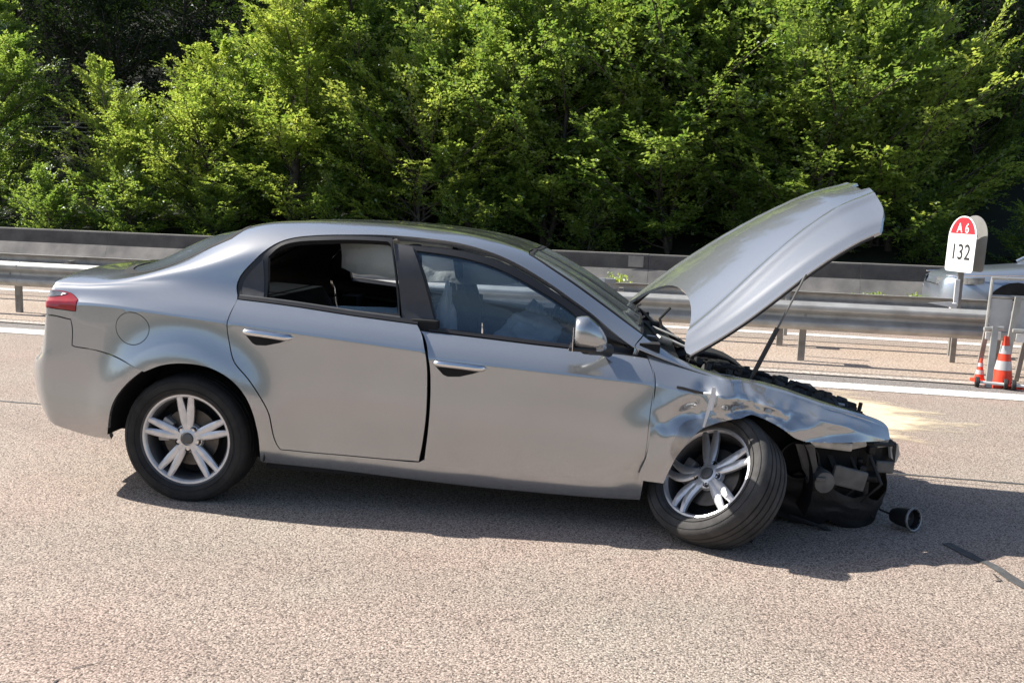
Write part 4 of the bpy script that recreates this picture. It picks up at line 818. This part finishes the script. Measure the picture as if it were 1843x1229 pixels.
def rail(name,y,s,x0,sp,k0,k1,label):
    g=empty(name,(x0,y,0)); tag(g,label,'guard rail',group='guard rails along the central reserve')
    yb=s*.145
    bm_=None
    L=sp*2; 
    for k in range(k0//2,k1//2+1):
        if bm_ is None:
            bm_=MB().add(*wbeam(-.16,L+.16,0,.525,s),False).build('rail_beam',M['galv'],g,auto=True); o=bm_
        else: o=bm_.copy(); COL.objects.link(o); o.parent=g
        o.location=(k*L,yb+(.0035*s if k%2 else 0),(.002 if k%2 else 0)); o.rotation_euler=(0,0,0)
    post=None; spc=None;bolt=None
    for k in range(k0,k1+1):
        if post is None:
            mb=MB(); 
            # folded channel post
            a,b,t=.075,.055,.005
            mb.box((0,-b*.5*1,.28),(a,t,.64)); mb.box((-a/2+t/2,0,.28),(t,b-t*1,.64)); mb.box((a/2-t/2,0,.28),(t,b-t*1,.64)); post=mb.build('post',M['galv_post'],g)
            mb=MB(); mb.box((0,s*.088,.525),(.06,.11,.20),b=.004); spc=mb.build('spacer',M['galv_post'],g)
            mb=MB(); mb.lathe([(0,-.012),(.013,-.010),(.016,0)],10,M=Matrix.Translation((0,yb+s*.006,.525))); bolt=mb.build('bolt',M['galv_post'],g); tr=(post,spc,bolt)
            for q in tr: q.location.x=k*sp
            continue
        for q in (post,spc,bolt):
            c=q.copy(); COL.objects.link(c); c.parent=g; c.location=(k*sp,0,0)
    return g
rail('guard_rail',10.5752,-1,-8.7931,2.0047,-4,12,'near galvanised guard rail with bright top edge, behind the wrecked car')
rail('guard_rail',11.7319,1,1.0951-2.0047*7,2.0047,-2,14,'far galvanised guard rail seen from its back, between the near rail and the opposite road')
# upright lugs on the rails
mb=MB(); mb.box((-.07,10.70,.72),(.05,.16,.10),b=.01); mb.box((-.14,10.66,.76),(.10,.03,.03),b=.005)
for k,(x,y) in enumerate([(-.95,10.9),(1.08,10.95)]):
    g=empty('rail_reflector',(x,y,.62)); tag(g,['pale hooked reflector bracket on top of the rail behind the windscreen','pale hooked reflector bracket on top of the rail below the raised bonnet'][k],'reflector',group='reflector brackets on the guard rail')
    mb=MB(); mb.box((0,0,-.14),(.04,.04,.50)); mb.box((-.03,0,.145),(.14,.05,.07),b=.01); mb.build('bracket',M['galv'],g)
    mb=MB(); sh_poly(mb,[(-.20,-.03,.17),(-.09,-.03,.185),(-.09,-.03,.12)],.012); mb.build('reflector_blade',M['white_paint'],g)
# ---- concrete barrier beyond the opposite carriageway
bar=empty('concrete_barrier',(0,18.40,0)); tag(bar,'long low concrete barrier with upper face coloured dark for shade, below the trees','barrier')
pr=[(.42,0),(-.30,0),(-.30,.07),(-.10,.50),(-.06,.775),(-.045,.80),(.16,.80),(.20,.50),(.42,.07)]
seg=None; rr=random.Random(4)
def barseg(mt_top):
    n=len(pr); V=[(x,y,z) for x in (-1.997,1.997) for y,z in pr]; F=[(i,(i+1)%n,(i+1)%n+n,i+n) for i in range(n)]+[tuple(range(n))[::-1],tuple(range(n,2*n))]
    o=MB().add(V,F).build('barrier_segment',M['concrete'],bar); o.data.materials.append(mt_top)
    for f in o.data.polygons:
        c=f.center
        if c.z>.5 and c.z<.79 and c.y<0: f.material_index=1  # near upper face takes the painted shade
    return o
v1=barseg(M['concrete_shade']); v2=None
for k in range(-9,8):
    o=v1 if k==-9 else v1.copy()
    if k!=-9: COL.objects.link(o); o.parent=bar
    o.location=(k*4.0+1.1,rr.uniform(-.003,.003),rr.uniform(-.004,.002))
o=MB(); o.box((-1.15,-.087,.65),(.30,.006,.22),rot=(-.145,0,0)); o.build('patch_plate',M['concrete'],bar)
# ---- weeds
def tuft(name,x,y,z,h,wd,n,mt,label,cat,group=None,seed=0,leafy=False):
    rr=random.Random(seed); mb=MB()
    for i in range(n):
        a=rr.uniform(0,6.28); l=h*rr.uniform(.5,1.05); sp=wd*rr.uniform(.2,1); b=rr.uniform(.5,1.4)
        p0=Vector((rr.gauss(0,wd*.15),rr.gauss(0,wd*.15),0)); p1=p0+Vector((math.cos(a)*sp*.35,math.sin(a)*sp*.35,l*.6)); p2=p0+Vector((math.cos(a)*sp,math.sin(a)*sp,l*(1-.25*b*(sp/wd))))
        ww=.006 if not leafy else .012; t=Vector((-math.sin(a),math.cos(a),0))*ww
        mb.add([p0-t,p0+t,p1+t,p1-t,p2],[(0,1,2,3),(3,2,4)])
        if leafy:
            for q in (p1,p2,p0.lerp(p1,.5)):
                s=.03; u=Vector((rr.uniform(-1,1),rr.uniform(-1,1),rr.uniform(-.5,1))).normalized(); v=u.orthogonal().normalized(); mb.add([q,q+u*s+v*s*.6,q+u*2*s,q+u*s-v*s*.6],[(0,1,2,3)])
    o=mb.build(name,mt,auto=False); o.location=(x,y,z); tag(o,label,cat,group); return o
tuft('weed',-8.60,11.35,0,.42,.26,120,M['dry'],'dry brown weed tuft beside the left guard rail post','weed',seed=2)
WL=['yellow-green weed at the barrier foot just left of the raised bonnet','low green weed at the barrier foot right of the raised bonnet','second low green weed near the milestone sign along the barrier foot','tall pale wispy weed against the barrier left of the milestone sign','small weed growing at the far left barrier foot','small green weed at the barrier foot above the far guard rail, left edge']
for i,(x,h,wd,lf) in enumerate([(-1.45,.34,.30,True),(3.25,.20,.34,True),(4.15,.22,.30,True),(4.75,.62,.30,True),(-18.2,.28,.35,True),(-17.0,.25,.3,True)]):
    tuft('weed',x,17.9,.10,h,wd,70,M['leaf_b' if i!=3 else 'dry'],WL[i],'weed','weeds along the barrier foot',seed=20+i,leafy=lf)
# ---- milestone sign
FONT=None
def text(name,s,size,mt,parent,loc,rot,sx=1,ext=.0008):
    cu=bpy.data.curves.new(name,'FONT'); cu.body=s; cu.size=size; cu.align_x='CENTER'; cu.align_y='CENTER'; cu.extrude=ext; cu.offset=size*.010; cu.space_character=1.05
    tmp=bpy.data.objects.new(name,cu); COL.objects.link(tmp); bpy.context.view_layer.update(); dg=bpy.context.evaluated_depsgraph_get(); me=bpy.data.meshes.new_from_object(tmp.evaluated_get(dg)); bpy.data.objects.remove(tmp)
    me.materials.clear(); me.materials.append(mt); o=bpy.data.objects.new(name,me); link(o,parent); o.location=loc; o.rotation_euler=rot; o.scale=(sx,1,1); return o
def stele(w_,h_,n=16):
    p=[(-w_/2+.035,0)]; 
    for k in range(5): a=-math.pi/2+k*math.pi/8; p.append((w_/2-.035+.035*math.cos(a),.035+.035*math.sin(a)))
    zc=h_*.62
    for k in range(n+1): a=k*math.pi/n; p.append((w_/2*math.cos(a),zc+(h_-zc)*math.sin(a)))
    for k in range(5): a=math.pi+k*math.pi/8; p.append((-w_/2+.035+.035*math.cos(a),.035+.035*math.sin(a)))
    return p
sg=empty('milestone_sign',(2.965,11.15,0)); tag(sg,'rounded red and white milestone sign reading A 6 and 132 on a steel post','sign')
def board(name,loc,rz,w_,h_,front=True):
    Mx=Matrix.Rotation(math.pi/2,4,'X'); mb=MB(); mb.prism(stele(w_,h_),.005,M=Mx,b=0); o=mb.build(name,M['sign_white'] if front else M['sign_back'],sg); o.location=loc; o.rotation_euler=(R(0),R(1.5),rz); return o
BZ=R(-54)
b1=board('sign_board',(-.045,-.06,1.045),BZ,.365,.625)
# prism rises along -Y after the rotation; the printed face is the -Y side
mb=MB(); P=[(x*.92,(z if z>.40 else .40)) for x,z in stele(.365*.97,.615) if z>.385]
P=[(x,min(z,.607)) for x,z in P]; mb.prism([(x,z) for x,z in P],.0012,M=Matrix.Translation((0,-.0052,0))@Matrix.Rotation(math.pi/2,4,'X')); mb.build('red_field',M['sign_red'],b1)
text('lettering','A 6',.15,M['sign_white'],b1,(.0,-.0078,.485),(math.pi/2,0,0),.70,.0012)
text('number','132',.245,M['sign_black'],b1,(0.0,-.0062,.215),(math.pi/2,0,0),.68)
b2=board('rear_board',(.10,.06,1.055),BZ,.365,.625,False)
mb=MB(); mb.box((0,0,.60),(.06,.035,1.2),b=.004); mb.box((-.06,-.05,.83),(.012,.035,.20)); mb.build('post',M['galv_post'],sg)
mb=MB(); mb.box((-.045,-.075,.81),(.05,.02,.30),b=.004); mb.build('delineator_strip',M['white_paint'],sg)
mb=MB(); mb.box((0.02,0,1.2),(.20,.10,.03),rot=(0,0,BZ)); mb.box((0.02,0,1.45),(.20,.10,.03),rot=(0,0,BZ)); mb.build('clamp',M['galv_post'],sg)
mb=MB(); sh_poly(mb,[(-.36,-.20,.69),(-.12,-.22,.715),(-.12,-.22,.65)],.012); mb.box((-.09,-.16,.64),(.07,.06,.12),b=.01); mb.build('arrow_blade',M['white_paint'],sg)
# ---- wheeled sign frame with cones
tr=empty('sign_trolley',(2.95,9.72,0)); tag(tr,'galvanised wheeled sign frame standing behind the white edge line','trolley')
def tb(name,pts,r,mt=M['galv'],n=8): mb=MB(); mb.tube(pts,r,n); return mb.build(name,mt,tr)
tb('frame_tube',[(-.075,.02,.55),(-.065,.02,1.05)],.016); tb('frame_tube',[(.42,.02,.55),(.42,.02,1.05)],.016)
tb('top_bar',[(-.075,.02,1.06),(.42,.02,1.06)],.013); tb('cross_bar',[(-.075,.02,.88),(.42,.02,.88)],.016)
mb=MB(); mb.box((.045,.03,.70),(.19,.006,.32),b=.002); mb.box((.285,.03,.70),(.22,.006,.32),b=.002); mb.build('mesh_panel',M['acrylic'],tr)
mb=MB(); mb.box((.135,-.05,.46),(.058,.03,.86),rot=(0,.07,0)); mb.build('centre_post',M['galv'],tr)
for sx in (-.085,.29):
    mb=MB(); mb.box((sx+.035,-.16,.30),(.058,.03,.60),rot=(-.20,.07,0)); mb.build('leg',M['galv'],tr)
    mb=MB(); mb.box((sx+.06,.24,.30),(.045,.03,.60),rot=(.25,.02,0)); mb.build('leg',M['galv_post'],tr)
tb('shoulder_bar',[(-.13,-.10,.565),(.05,-.08,.58)],.020); tb('shoulder_bar',[(.13,-.10,.565),(.37,-.10,.56)],.020)
mb=MB(); mb.box((-.03,-.06,.50),(.14,.012,.075),b=.003); mb.build('hinge_plate',M['white_paint'],tr); mb=MB(); mb.box((.26,-.07,.49),(.17,.012,.085),b=.003); mb.build('hinge_plate',M['white_paint'],tr)
tb('foot_bar',[(-.15,-.22,.055),(.10,-.22,.045)],.015,M['white_paint']); tb('foot_bar',[(.12,-.26,.05),(.36,-.26,.045)],.015,M['white_paint'])
for (x,y) in ((-.17,-.20),(.08,-.23),(.14,-.26),(.36,-.28)):
    mb=MB(); Mx=Matrix.Translation((x,y,.052))@Matrix.Rotation(math.pi/2.3,4,'Z'); mb.lathe([(.022,-.018),(.045,-.020),(.052,-.012),(.052,.012),(.045,.020),(.022,.018)],20,M=Mx,closed=True); wq=mb.build('wheel',M['rubber'],tr); mb=MB(); mb.lathe([(0,-.012),(.022,-.012),(.022,.012),(0,.012)],12,M=Mx); mb.build('hub',M['galv'],wq)
def cone(x,y,h,rz,label,lie=None):
    g=empty('traffic_cone',(x,y,0)); tag(g,label,'traffic cone',group='orange traffic cones by the sign frame'); r0=h*.20; r1=h*.045
    mb=MB(); mb.box((0,0,.015),(h*.56,h*.56,.03),b=.006); mb.build('base',M['cone'],g)
    rad=lambda z: r0+(r1-r0)*(z-.03)/(h-.03)
    mb=MB(); mb.lathe([(rad(.03)+.004,0),(rad(.03),.0),(rad(h),h-.03),(rad(h)-.006,h-.03)],28,M=Matrix.Translation((0,0,.03))@Matrix.Rotation(math.pi/2,4,'X')); mb.build('body',M['cone'],g)
    for (a,b) in ((.34,.52),(.66,.82)):
        za,zb=h*a,h*b; mb=MB(); mb.lathe([(rad(za)+.0025,za),(rad(zb)+.0025,zb)],28,M=Matrix.Rotation(math.pi/2,4,'X')); mb.build('reflective_band',M['cone_band'],g)
    g.rotation_euler=(0,0,rz); return g
cone(3.045,9.66,.50,.2,'orange and white traffic cone between the legs of the galvanised frame')
cone(2.895,9.86,.24,.1,'orange cone partly hidden behind the left leg of the galvanised frame')
cone(3.30,9.52,.30,.5,'orange cone cut off by the right edge beside the frame wheels')
# ---- grey car on the opposite carriageway
M['car2']=mat('blue_grey_paint',(.34,.39,.46),.28,metal=.7,coat=.6,noise_amt=.05)
oc=empty('passing_car',(3.55,14.85,0)); tag(oc,'blue-grey passing car on the opposite road, its nose showing behind the milestone sign','car')
# length runs along +x from the nose; half width .88
def prof_x(x): return float(np.interp(x,[0,.06,.25,.6,1.0,1.35,1.9,2.6,3.4,4.1,4.4],[.72,.84,.90,.95,.99,1.03,1.33,1.48,1.47,1.15,.95]))
def halfw(x): return float(np.interp(x,[0,.1,.35,.8,1.4,3.6,4.4],[.52,.66,.80,.87,.89,.89,.76]))
V=[];F=[];xs=[0,.03,.08,.16,.28,.42,.6,.8,1.0,1.2,1.35,1.6,1.9,2.3,2.8,3.4,4.0,4.4]
rings=[]
for x in xs:
    h=prof_x(x); hw=halfw(x); belt=min(h-.02,.80+.05*x if x<2 else .92); lo=.28 if x>.05 else .42
    tw=hw*(.80 if x>1.6 else .90); ring=[(x,-hw*.96,lo),(x,-hw,.45),(x,-hw,.64),(x,-hw*.98,belt-.08),(x,-hw*.93,belt),(x,-tw*(.9 if x>1.5 else .95),belt+(h-belt)*.55),(x,-tw*(.72 if x>1.5 else .75),h-.01*(h-belt)*5),(x,-tw*.35,h),(x,0,h+.008)]
    ring+=[(a,-b,c) for a,b,c in ring[:-1][::-1]]; V+=ring
n=17
for i in range(len(xs)-1):
    for j in range(n-1): F.append((i*n+j,i*n+j+1,(i+1)*n+j+1,(i+1)*n+j))
F.append(tuple(range(n))); F.append(tuple((len(xs)-1)*n+j for j in range(n))[::-1])
mb=MB().add(V,F,True); mb.build('body',M['car2'],oc)
for sgn in (-1,1):
    mb=MB(); V=[];F=[]
    for k in range(9):
        s=k/8; x=-.005+.50*s; hw=halfw(x); y=hw*(.62+.40*min(1,s*1.6)); V+=[(x-.012*(1-s),sgn*(y+.012),.70+.06*s),(x-.012*(1-s),sgn*(y+.012),.80+.045*s)]
    for k in range(8): F.append((2*k,2*k+2,2*k+3,2*k+1))
    mb.add(V,F,True); mb.build('headlight',M['clear_lens'],oc)
    mb=MB(); mb.tube([(x,sgn*(halfw(x)*.97+.012),.845+.05*x) for x in (.05,.3,.6,.9,1.2)],.010,6); mb.build('side_moulding',M['chrome'],oc)
    mb=MB(); Mx=Matrix.Translation((.92,sgn*.86,.40)); V=[(.92+.40*math.cos(a),sgn*(.895+.004),.40+.40*math.sin(a)) for a in [k*math.pi/12 for k in range(-2,15)]]; mb.add(V,[tuple(range(len(V)))]); mb.build('wheel_arch',M['liner'],oc)
    mb=MB(); mb.lathe([(0,-.02),(.20,-.02),(.22,-.01),(.31,-.01),(.315,.16)],28,M=Matrix.Translation((.92,sgn*.905,.32))@Matrix.Rotation(0 if sgn<0 else math.pi,4,'Z')); mb.build('wheel',M['tyre'],oc)
    mb=MB(); sh_poly(mb,[(1.48,sgn*.74,1.00),(2.05,sgn*.685,1.33),(2.7,sgn*.665,1.40),(3.4,sgn*.68,1.30),(3.5,sgn*.76,1.0)],.006); mb.build('side_window',M['black_trim'],oc)
    mb=MB(); mb.tube([(1.38,sgn*.72,1.045),(1.95,sgn*.60,1.40)],.022,8); mb.build('windscreen_pillar',M['chrome'] if False else M['car2'],oc)
mb=MB(); mb.box((.03,0,.62),(.04,.90,.13),b=.01); mb.build('grille',M['dark'],oc)
mb=MB(); mb.box((.005,0,.70),(.03,.85,.015),b=.003); mb.build('grille_bar',M['chrome'],oc)
mb=MB(); sh_poly(mb,[(1.40,-.66,1.045),(1.40,.66,1.045),(1.90,.55,1.35),(1.90,-.55,1.35)],.006); mb.build('windscreen',M['black_trim'],oc)
# ---- overhead cables at the wood's edge
for k,(z) in enumerate((3.62,3.74,3.86)):
    mb=MB(); mb.tube([(x,26.2,z+.0012*(x+17)**2*0+.02*k-.006*(x+25)) for x in range(-26,-6,2)],.012,5); o=mb.build('overhead_cable',M['galv'],auto=False)
    tag(o,['lowest','middle','uppermost'][k]+' of the three thin cables in front of the dark wood at upper left','cable',group='overhead cables')
# ---- wooded slope
def slope(y):  return float(np.interp(y,[19.3,20.5,24,30,60,120,390],[0,.25,1.2,4.0,21,44,60]))
V=[];F=[];xs=list(range(-90,92,3)); ys=[19.3,20,20.8,22,24,26,28,31,35,40,46,53,60,75,95,120,200,390]
for x in xs:
    for y in ys: V.append((x*(1+max(0,y-60)/60),y,slope(y)+ (.0 if y<20.4 else .35*noise.noise(Vector((x*.15,y*.2,0))))))
for i in range(len(xs)-1):
    for j in range(len(ys)-1): a=i*len(ys)+j; F.append((a,a+len(ys),a+len(ys)+1,a+1))
o=MB().add(V,F,True).build('hillside',M['soil'],auto=False); o['kind']='structure'
# ground behind the viewpoint: rising verge with scrub colour (seen only in reflections)
V=[];F=[];ys=[-9.0,-10.5,-13,-16,-20,-26,-40,-80,-390]; zz=[0,-.1,.3,1.0,2.2,4.0,6,9,14]
for x in xs:
    for y,z in zip(ys,zz): V.append((x*(1+max(0,-y-20)/60),y,z+(.0 if y>-10 else .5*noise.noise(Vector((x*.2,y*.25,5))))))
for i in range(len(xs)-1):
    for j in range(len(ys)-1): a=i*len(ys)+j; F.append((a,a+1,a+len(ys)+1,a+len(ys)))
o=MB().add(V,F,True).build('embankment',M['verge'],auto=False); o['kind']='structure'
# ================================================================== TREES
def leaf_quads(P,D,Nn,size,ratio=.56,fold=.18):
    """numpy: leaf centres P, along D, normal Nn -> verts, faces (2 triangles each, folded along the midrib)"""
    D=D/np.linalg.norm(D,axis=1,keepdims=True); Sx=np.cross(D,Nn); Sx/=np.linalg.norm(Sx,axis=1,keepdims=True)+1e-9; Nn=np.cross(Sx,D); s=size[:,None]
    a=P; b=P+D*s; c=P+D*s*.45+Sx*s*ratio*.5+Nn*s*fold*.4; e=P+D*s*.45-Sx*s*ratio*.5+Nn*s*fold*.4
    V=np.stack([a,c,b,e],1).reshape(-1,3); n=len(P); i=np.arange(n)*4
    T=np.concatenate([np.stack([i,i+1,i+2],1),np.stack([i,i+2,i+3],1)])
    return V,T
def tri_mesh(name,V,T,mt):
    me=bpy.data.meshes.new(name); me.vertices.add(len(V)); me.vertices.foreach_set('co',V.astype(np.float32).ravel()); me.loops.add(len(T)*3); me.loops.foreach_set('vertex_index',T.astype(np.int32).ravel())
    me.polygons.add(len(T)); me.polygons.foreach_set('loop_start',np.arange(len(T),dtype=np.int32)*3); me.polygons.foreach_set('loop_total',np.full(len(T),3,dtype=np.int32)); me.update(calc_edges=True); me.materials.append(mt); return me
def make_tree_data(nm,seed,H,Wd,nb,mt,leaf=.085,stems=1,low=.05,ntw=16,nlf=11,up=.75,taper=1.0):
    """branching crown: stems > ascending branches > flat sprays of twigs with alternate leaves"""
    g=np.random.default_rng(seed); tw=MB(); Ps=[];Ds=[];Ns=[];Sz=[]
    for st in range(stems):
        a0=g.uniform(0,6.28); lean=g.uniform(.0,.22)*(stems>1)+g.uniform(0,.04); bx,by=(g.uniform(-.2,.2),g.uniform(-.2,.2)) if stems>1 else (0,0)
        hs=H*(1 if st==0 else g.uniform(.62,.97)); top=np.array([bx+math.cos(a0)*lean*hs,by+math.sin(a0)*lean*hs,hs])
        pts=[np.array([bx,by,-.3])+(top-np.array([bx,by,0]))*k/7+np.array([g.normal(0,.05),g.normal(0,.05),0])*(0<k<7)*H*.12 for k in range(8)]
        tw.tube([tuple(p) for p in pts],[max(.012,.020*hs*(1-.93*k/7)/(1 if stems==1 else 1.5)) for k in range(8)],7)
        for b in range(nb//stems):
            f=low+(1-low)*(b+g.random())/(nb//stems); f=min(f,.99); base=pts[0]+(pts[-1]-pts[0])*0; k=f*7; i=int(min(6,k)); base=pts[i]*(1-(k-i))+pts[i+1]*(k-i)
            az=g.uniform(0,6.283); env=(math.sin(math.pi*min(1,(.16+.84*f)))**.75 if f>.35 else .80+.5*f)*taper+.16; L=Wd*.5*env*g.uniform(.55,1.15)
            el=up*(.35+.75*f)+g.normal(0,.14); d=np.array([math.cos(az)*math.cos(el),math.sin(az)*math.cos(el),math.sin(el)])
            nseg=6; bp=[base]; dd=d.copy()
            for q in range(nseg):
                dd=dd+np.array([g.normal(0,.09),g.normal(0,.09),g.normal(.045,.06)]); dd/=np.linalg.norm(dd); bp.append(bp[-1]+dd*L/nseg)
            if L>.5: tw.tube([tuple(p) for p in bp],[.012*L*(1-.85*q/nseg)+.003 for q in range(nseg+1)],4,cap=False)
            side=np.cross(d,[0,0,1.]); side/=np.linalg.norm(side)+1e-9; nrm=np.cross(side,d); nrm/=np.linalg.norm(nrm)
            for t in range(ntw):
                ft=.18+.84*(t+g.random())/ntw; ft=min(1,ft); k=ft*nseg; i=int(min(nseg-1,k)); p=bp[i]*(1-(k-i))+bp[i+1]*(k-i); sg=1 if t%2 else -1
                dt=d*.75+side*sg*g.uniform(.35,1.0)+nrm*g.normal(.05,.28); dt/=np.linalg.norm(dt); Lt=(.18+.42*L*(1-.55*ft))*g.uniform(.6,1.2)*.75
                n=nlf; s=(np.arange(n)+g.random(n)*.8)/n; pp=p+dt*Lt*s[:,None]+np.array([0,0,-.05])*(s**2)[:,None]*Lt
                alt=np.where(np.arange(n)%2,1,-1)[:,None]; sd=np.cross(dt,nrm); sd/=np.linalg.norm(sd)+1e-9
                D=dt*.6+sd*alt*.8+g.normal(0,.28,(n,3)); Nn=nrm+g.normal(0,.42,(n,3))
                Ps.append(pp+g.normal(0,.012,(n,3)));Ds.append(D);Ns.append(Nn);Sz.append(leaf*g.uniform(.65,1.2,n))
    P=np.concatenate(Ps);V,T=leaf_quads(P,np.concatenate(Ds),np.concatenate(Ns),np.concatenate(Sz))
    crown=tri_mesh(nm+'_crown',V,T,mt); to=tw.build('trunk',M['bark'],auto=False); td=to.data; bpy.data.objects.remove(to); return td,crown
TD={}
TD['a']=make_tree_data('a',1,5.6,4.6,105,M['leaf_b'],.10,stems=3,ntw=24,nlf=16)
TD['b']=make_tree_data('b',2,7.4,4.4,125,M['leaf_a'],.105,stems=2,ntw=24,nlf=16)
TD['c']=make_tree_data('c',3,6.6,4.8,120,M['leaf_a'],.105,stems=3,ntw=24,nlf=16)
TD['d']=make_tree_data('d',4,7.6,3.6,110,M['leaf_b'],.10,stems=1,ntw=24,nlf=16)
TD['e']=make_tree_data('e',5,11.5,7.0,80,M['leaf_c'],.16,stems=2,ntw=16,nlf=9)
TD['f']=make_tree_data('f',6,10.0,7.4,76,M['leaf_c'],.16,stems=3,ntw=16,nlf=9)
TD['s']=make_tree_data('s',8,2.3,2.8,64,M['leaf_a'],.09,stems=4,ntw=14,nlf=11)
def tree(kind,name,x,y,s,rz,label,group,z=None,sz=None):
    g=empty(name,(x,y,(slope(y) if z is None else z)-.05),(0,0,rz)); g.scale=(s,s,sz or s); tag(g,label,'bush' if name=='bush' else 'tree',group)
    t=bpy.data.objects.new('trunk',TD[kind][0]); link(t,g); c=bpy.data.objects.new('crown',TD[kind][1]); link(c,g); return g
GF='young trees along the barrier'; GB='dark forest trees on the slope'; GS='bushes under the roadside trees'
front=[('b',-19.3,22.6,.84,.3,'young green tree at the left edge, apart from the others by a dark gap'),
('a',-15.1,22.4,.74,1.0,'bright spreading shrub-like tree at left with low leafy branches, right of the dark gap'),
('a',-13.2,22.7,.82,2.6,'rounded light green tree behind the boot of the silver car'),
('c',-12.0,23.6,.74,4.1,'middling tree between the rounded light one and the tall feathery one'),
('d',-10.5,22.6,1.06,.8,'tall feathery light green tree above the rear roof of the silver car'),
('b',-8.6,23.4,.96,2.2,'dense tree right of the tall feathery one'),
('a',-7.0,22.5,1.02,3.7,'bright yellow-green topped tree above the middle of the silver car roof'),
('c',-5.3,23.0,.98,5.0,'full tree above the windscreen of the silver car'),
('b',-3.6,22.8,1.02,.5,'tall leafy tree left of the raised bonnet'),
('d',-2.2,23.4,1.10,1.4,'narrow tree just left of the raised bonnet tip'),
('c',-.7,22.7,1.08,2.9,'broad tree directly behind the raised bonnet'),
('b',1.0,22.9,1.08,3.9,'tall broad tree right behind the bonnet tip'),
('c',2.6,22.5,1.06,5.3,'yellow-green topped tree between the bonnet tip and the milestone sign'),
('a',4.3,23.0,1.22,.2,'bright crowned tree left above the milestone sign')]
second=[('c',-9.6,25.4,1.05,3.3,'second-row tree between the feathery tree and the dense one'),('b',-6.2,25.3,1.02,.9,'second-row tree above the middle of the car roof'),('c',-2.9,25.5,1.12,4.4,'second-row tree over the windscreen base'),('b',-.2,25.4,1.12,2.7,'second-row tree over the raised bonnet'),('c',1.9,25.2,1.15,1.2,'second-row tree right of the bonnet tip'),('b',4.0,25.6,1.0,5.6,'second-row tree left above the sign'),('c',6.6,25.2,.72,.6,'shaded lower tree behind the milestone sign')]
for k in second: tree(k[0],'roadside_tree',*k[1:5],k[5],GF)
for k in front: tree(k[0],'roadside_tree',*k[1:5],k[5],GF)
bush=[(-18.4,20.9,.50,'small dark bush in the gap behind the left end of the barrier'),(-16.2,20.9,.85,'low bright bush at the left edge of the spreading tree'),(-14.4,21.2,.85,'low bush behind the left barrier, by the boot'),(-12.2,21.6,.8,'bush above the rear window of the silver car'),(-8.9,22.0,.8,'bush above the roof centre'),(-5.4,21.8,.8,'bush above the windscreen'),(-2.6,22.0,.8,'bush left of the raised bonnet'),(1.6,22.0,.75,'low bush midway between bonnet and milestone sign'),(5.3,22.2,.7,'low bush behind the milestone sign'),(7.4,22.2,.8,'low bush above the passing car')]
for i,(x,y,s,l) in enumerate(bush): tree('s','bush',x,y,s,i*1.7,l,GS)
rr=random.Random(9); pos=[]
for row,(yy,stp,sc_) in enumerate(((27.2,2.7,.74),(31,3.1,.90),(37,3.8,1.0),(45,4.6,1.1))):
    x=-31-row*3
    while x<14+row*2.5:
        pos.append((x+rr.uniform(-.7,.7),yy+rr.uniform(-1.1,1.1),sc_*rr.uniform(.85,1.15),row)); x+=stp
RD=['dark forest tree in the nearest row','dark forest tree on the lower slope','tall dark forest tree higher up','tall dark tree at the very back']
SN=['above the left edge','above the bright spreading tree','above the boot','above the rear window','above the feathery tree','above the rear door','above the car roof','above the windscreen','above the bonnet hinge','above the bonnet middle','above the bonnet tip','right of the bonnet tip','left of the sign','over the sign']
ang=[k[1]/k[2] for k in front]; seen={}
for x,y,s,row in pos:
    a=x/y; j=min(range(14),key=lambda q:abs(ang[q]-a)); far=a<ang[0]-.24 or a>ang[13]+.16
    seen.setdefault((row,'out' if far else j),[]).append((x,y,s))
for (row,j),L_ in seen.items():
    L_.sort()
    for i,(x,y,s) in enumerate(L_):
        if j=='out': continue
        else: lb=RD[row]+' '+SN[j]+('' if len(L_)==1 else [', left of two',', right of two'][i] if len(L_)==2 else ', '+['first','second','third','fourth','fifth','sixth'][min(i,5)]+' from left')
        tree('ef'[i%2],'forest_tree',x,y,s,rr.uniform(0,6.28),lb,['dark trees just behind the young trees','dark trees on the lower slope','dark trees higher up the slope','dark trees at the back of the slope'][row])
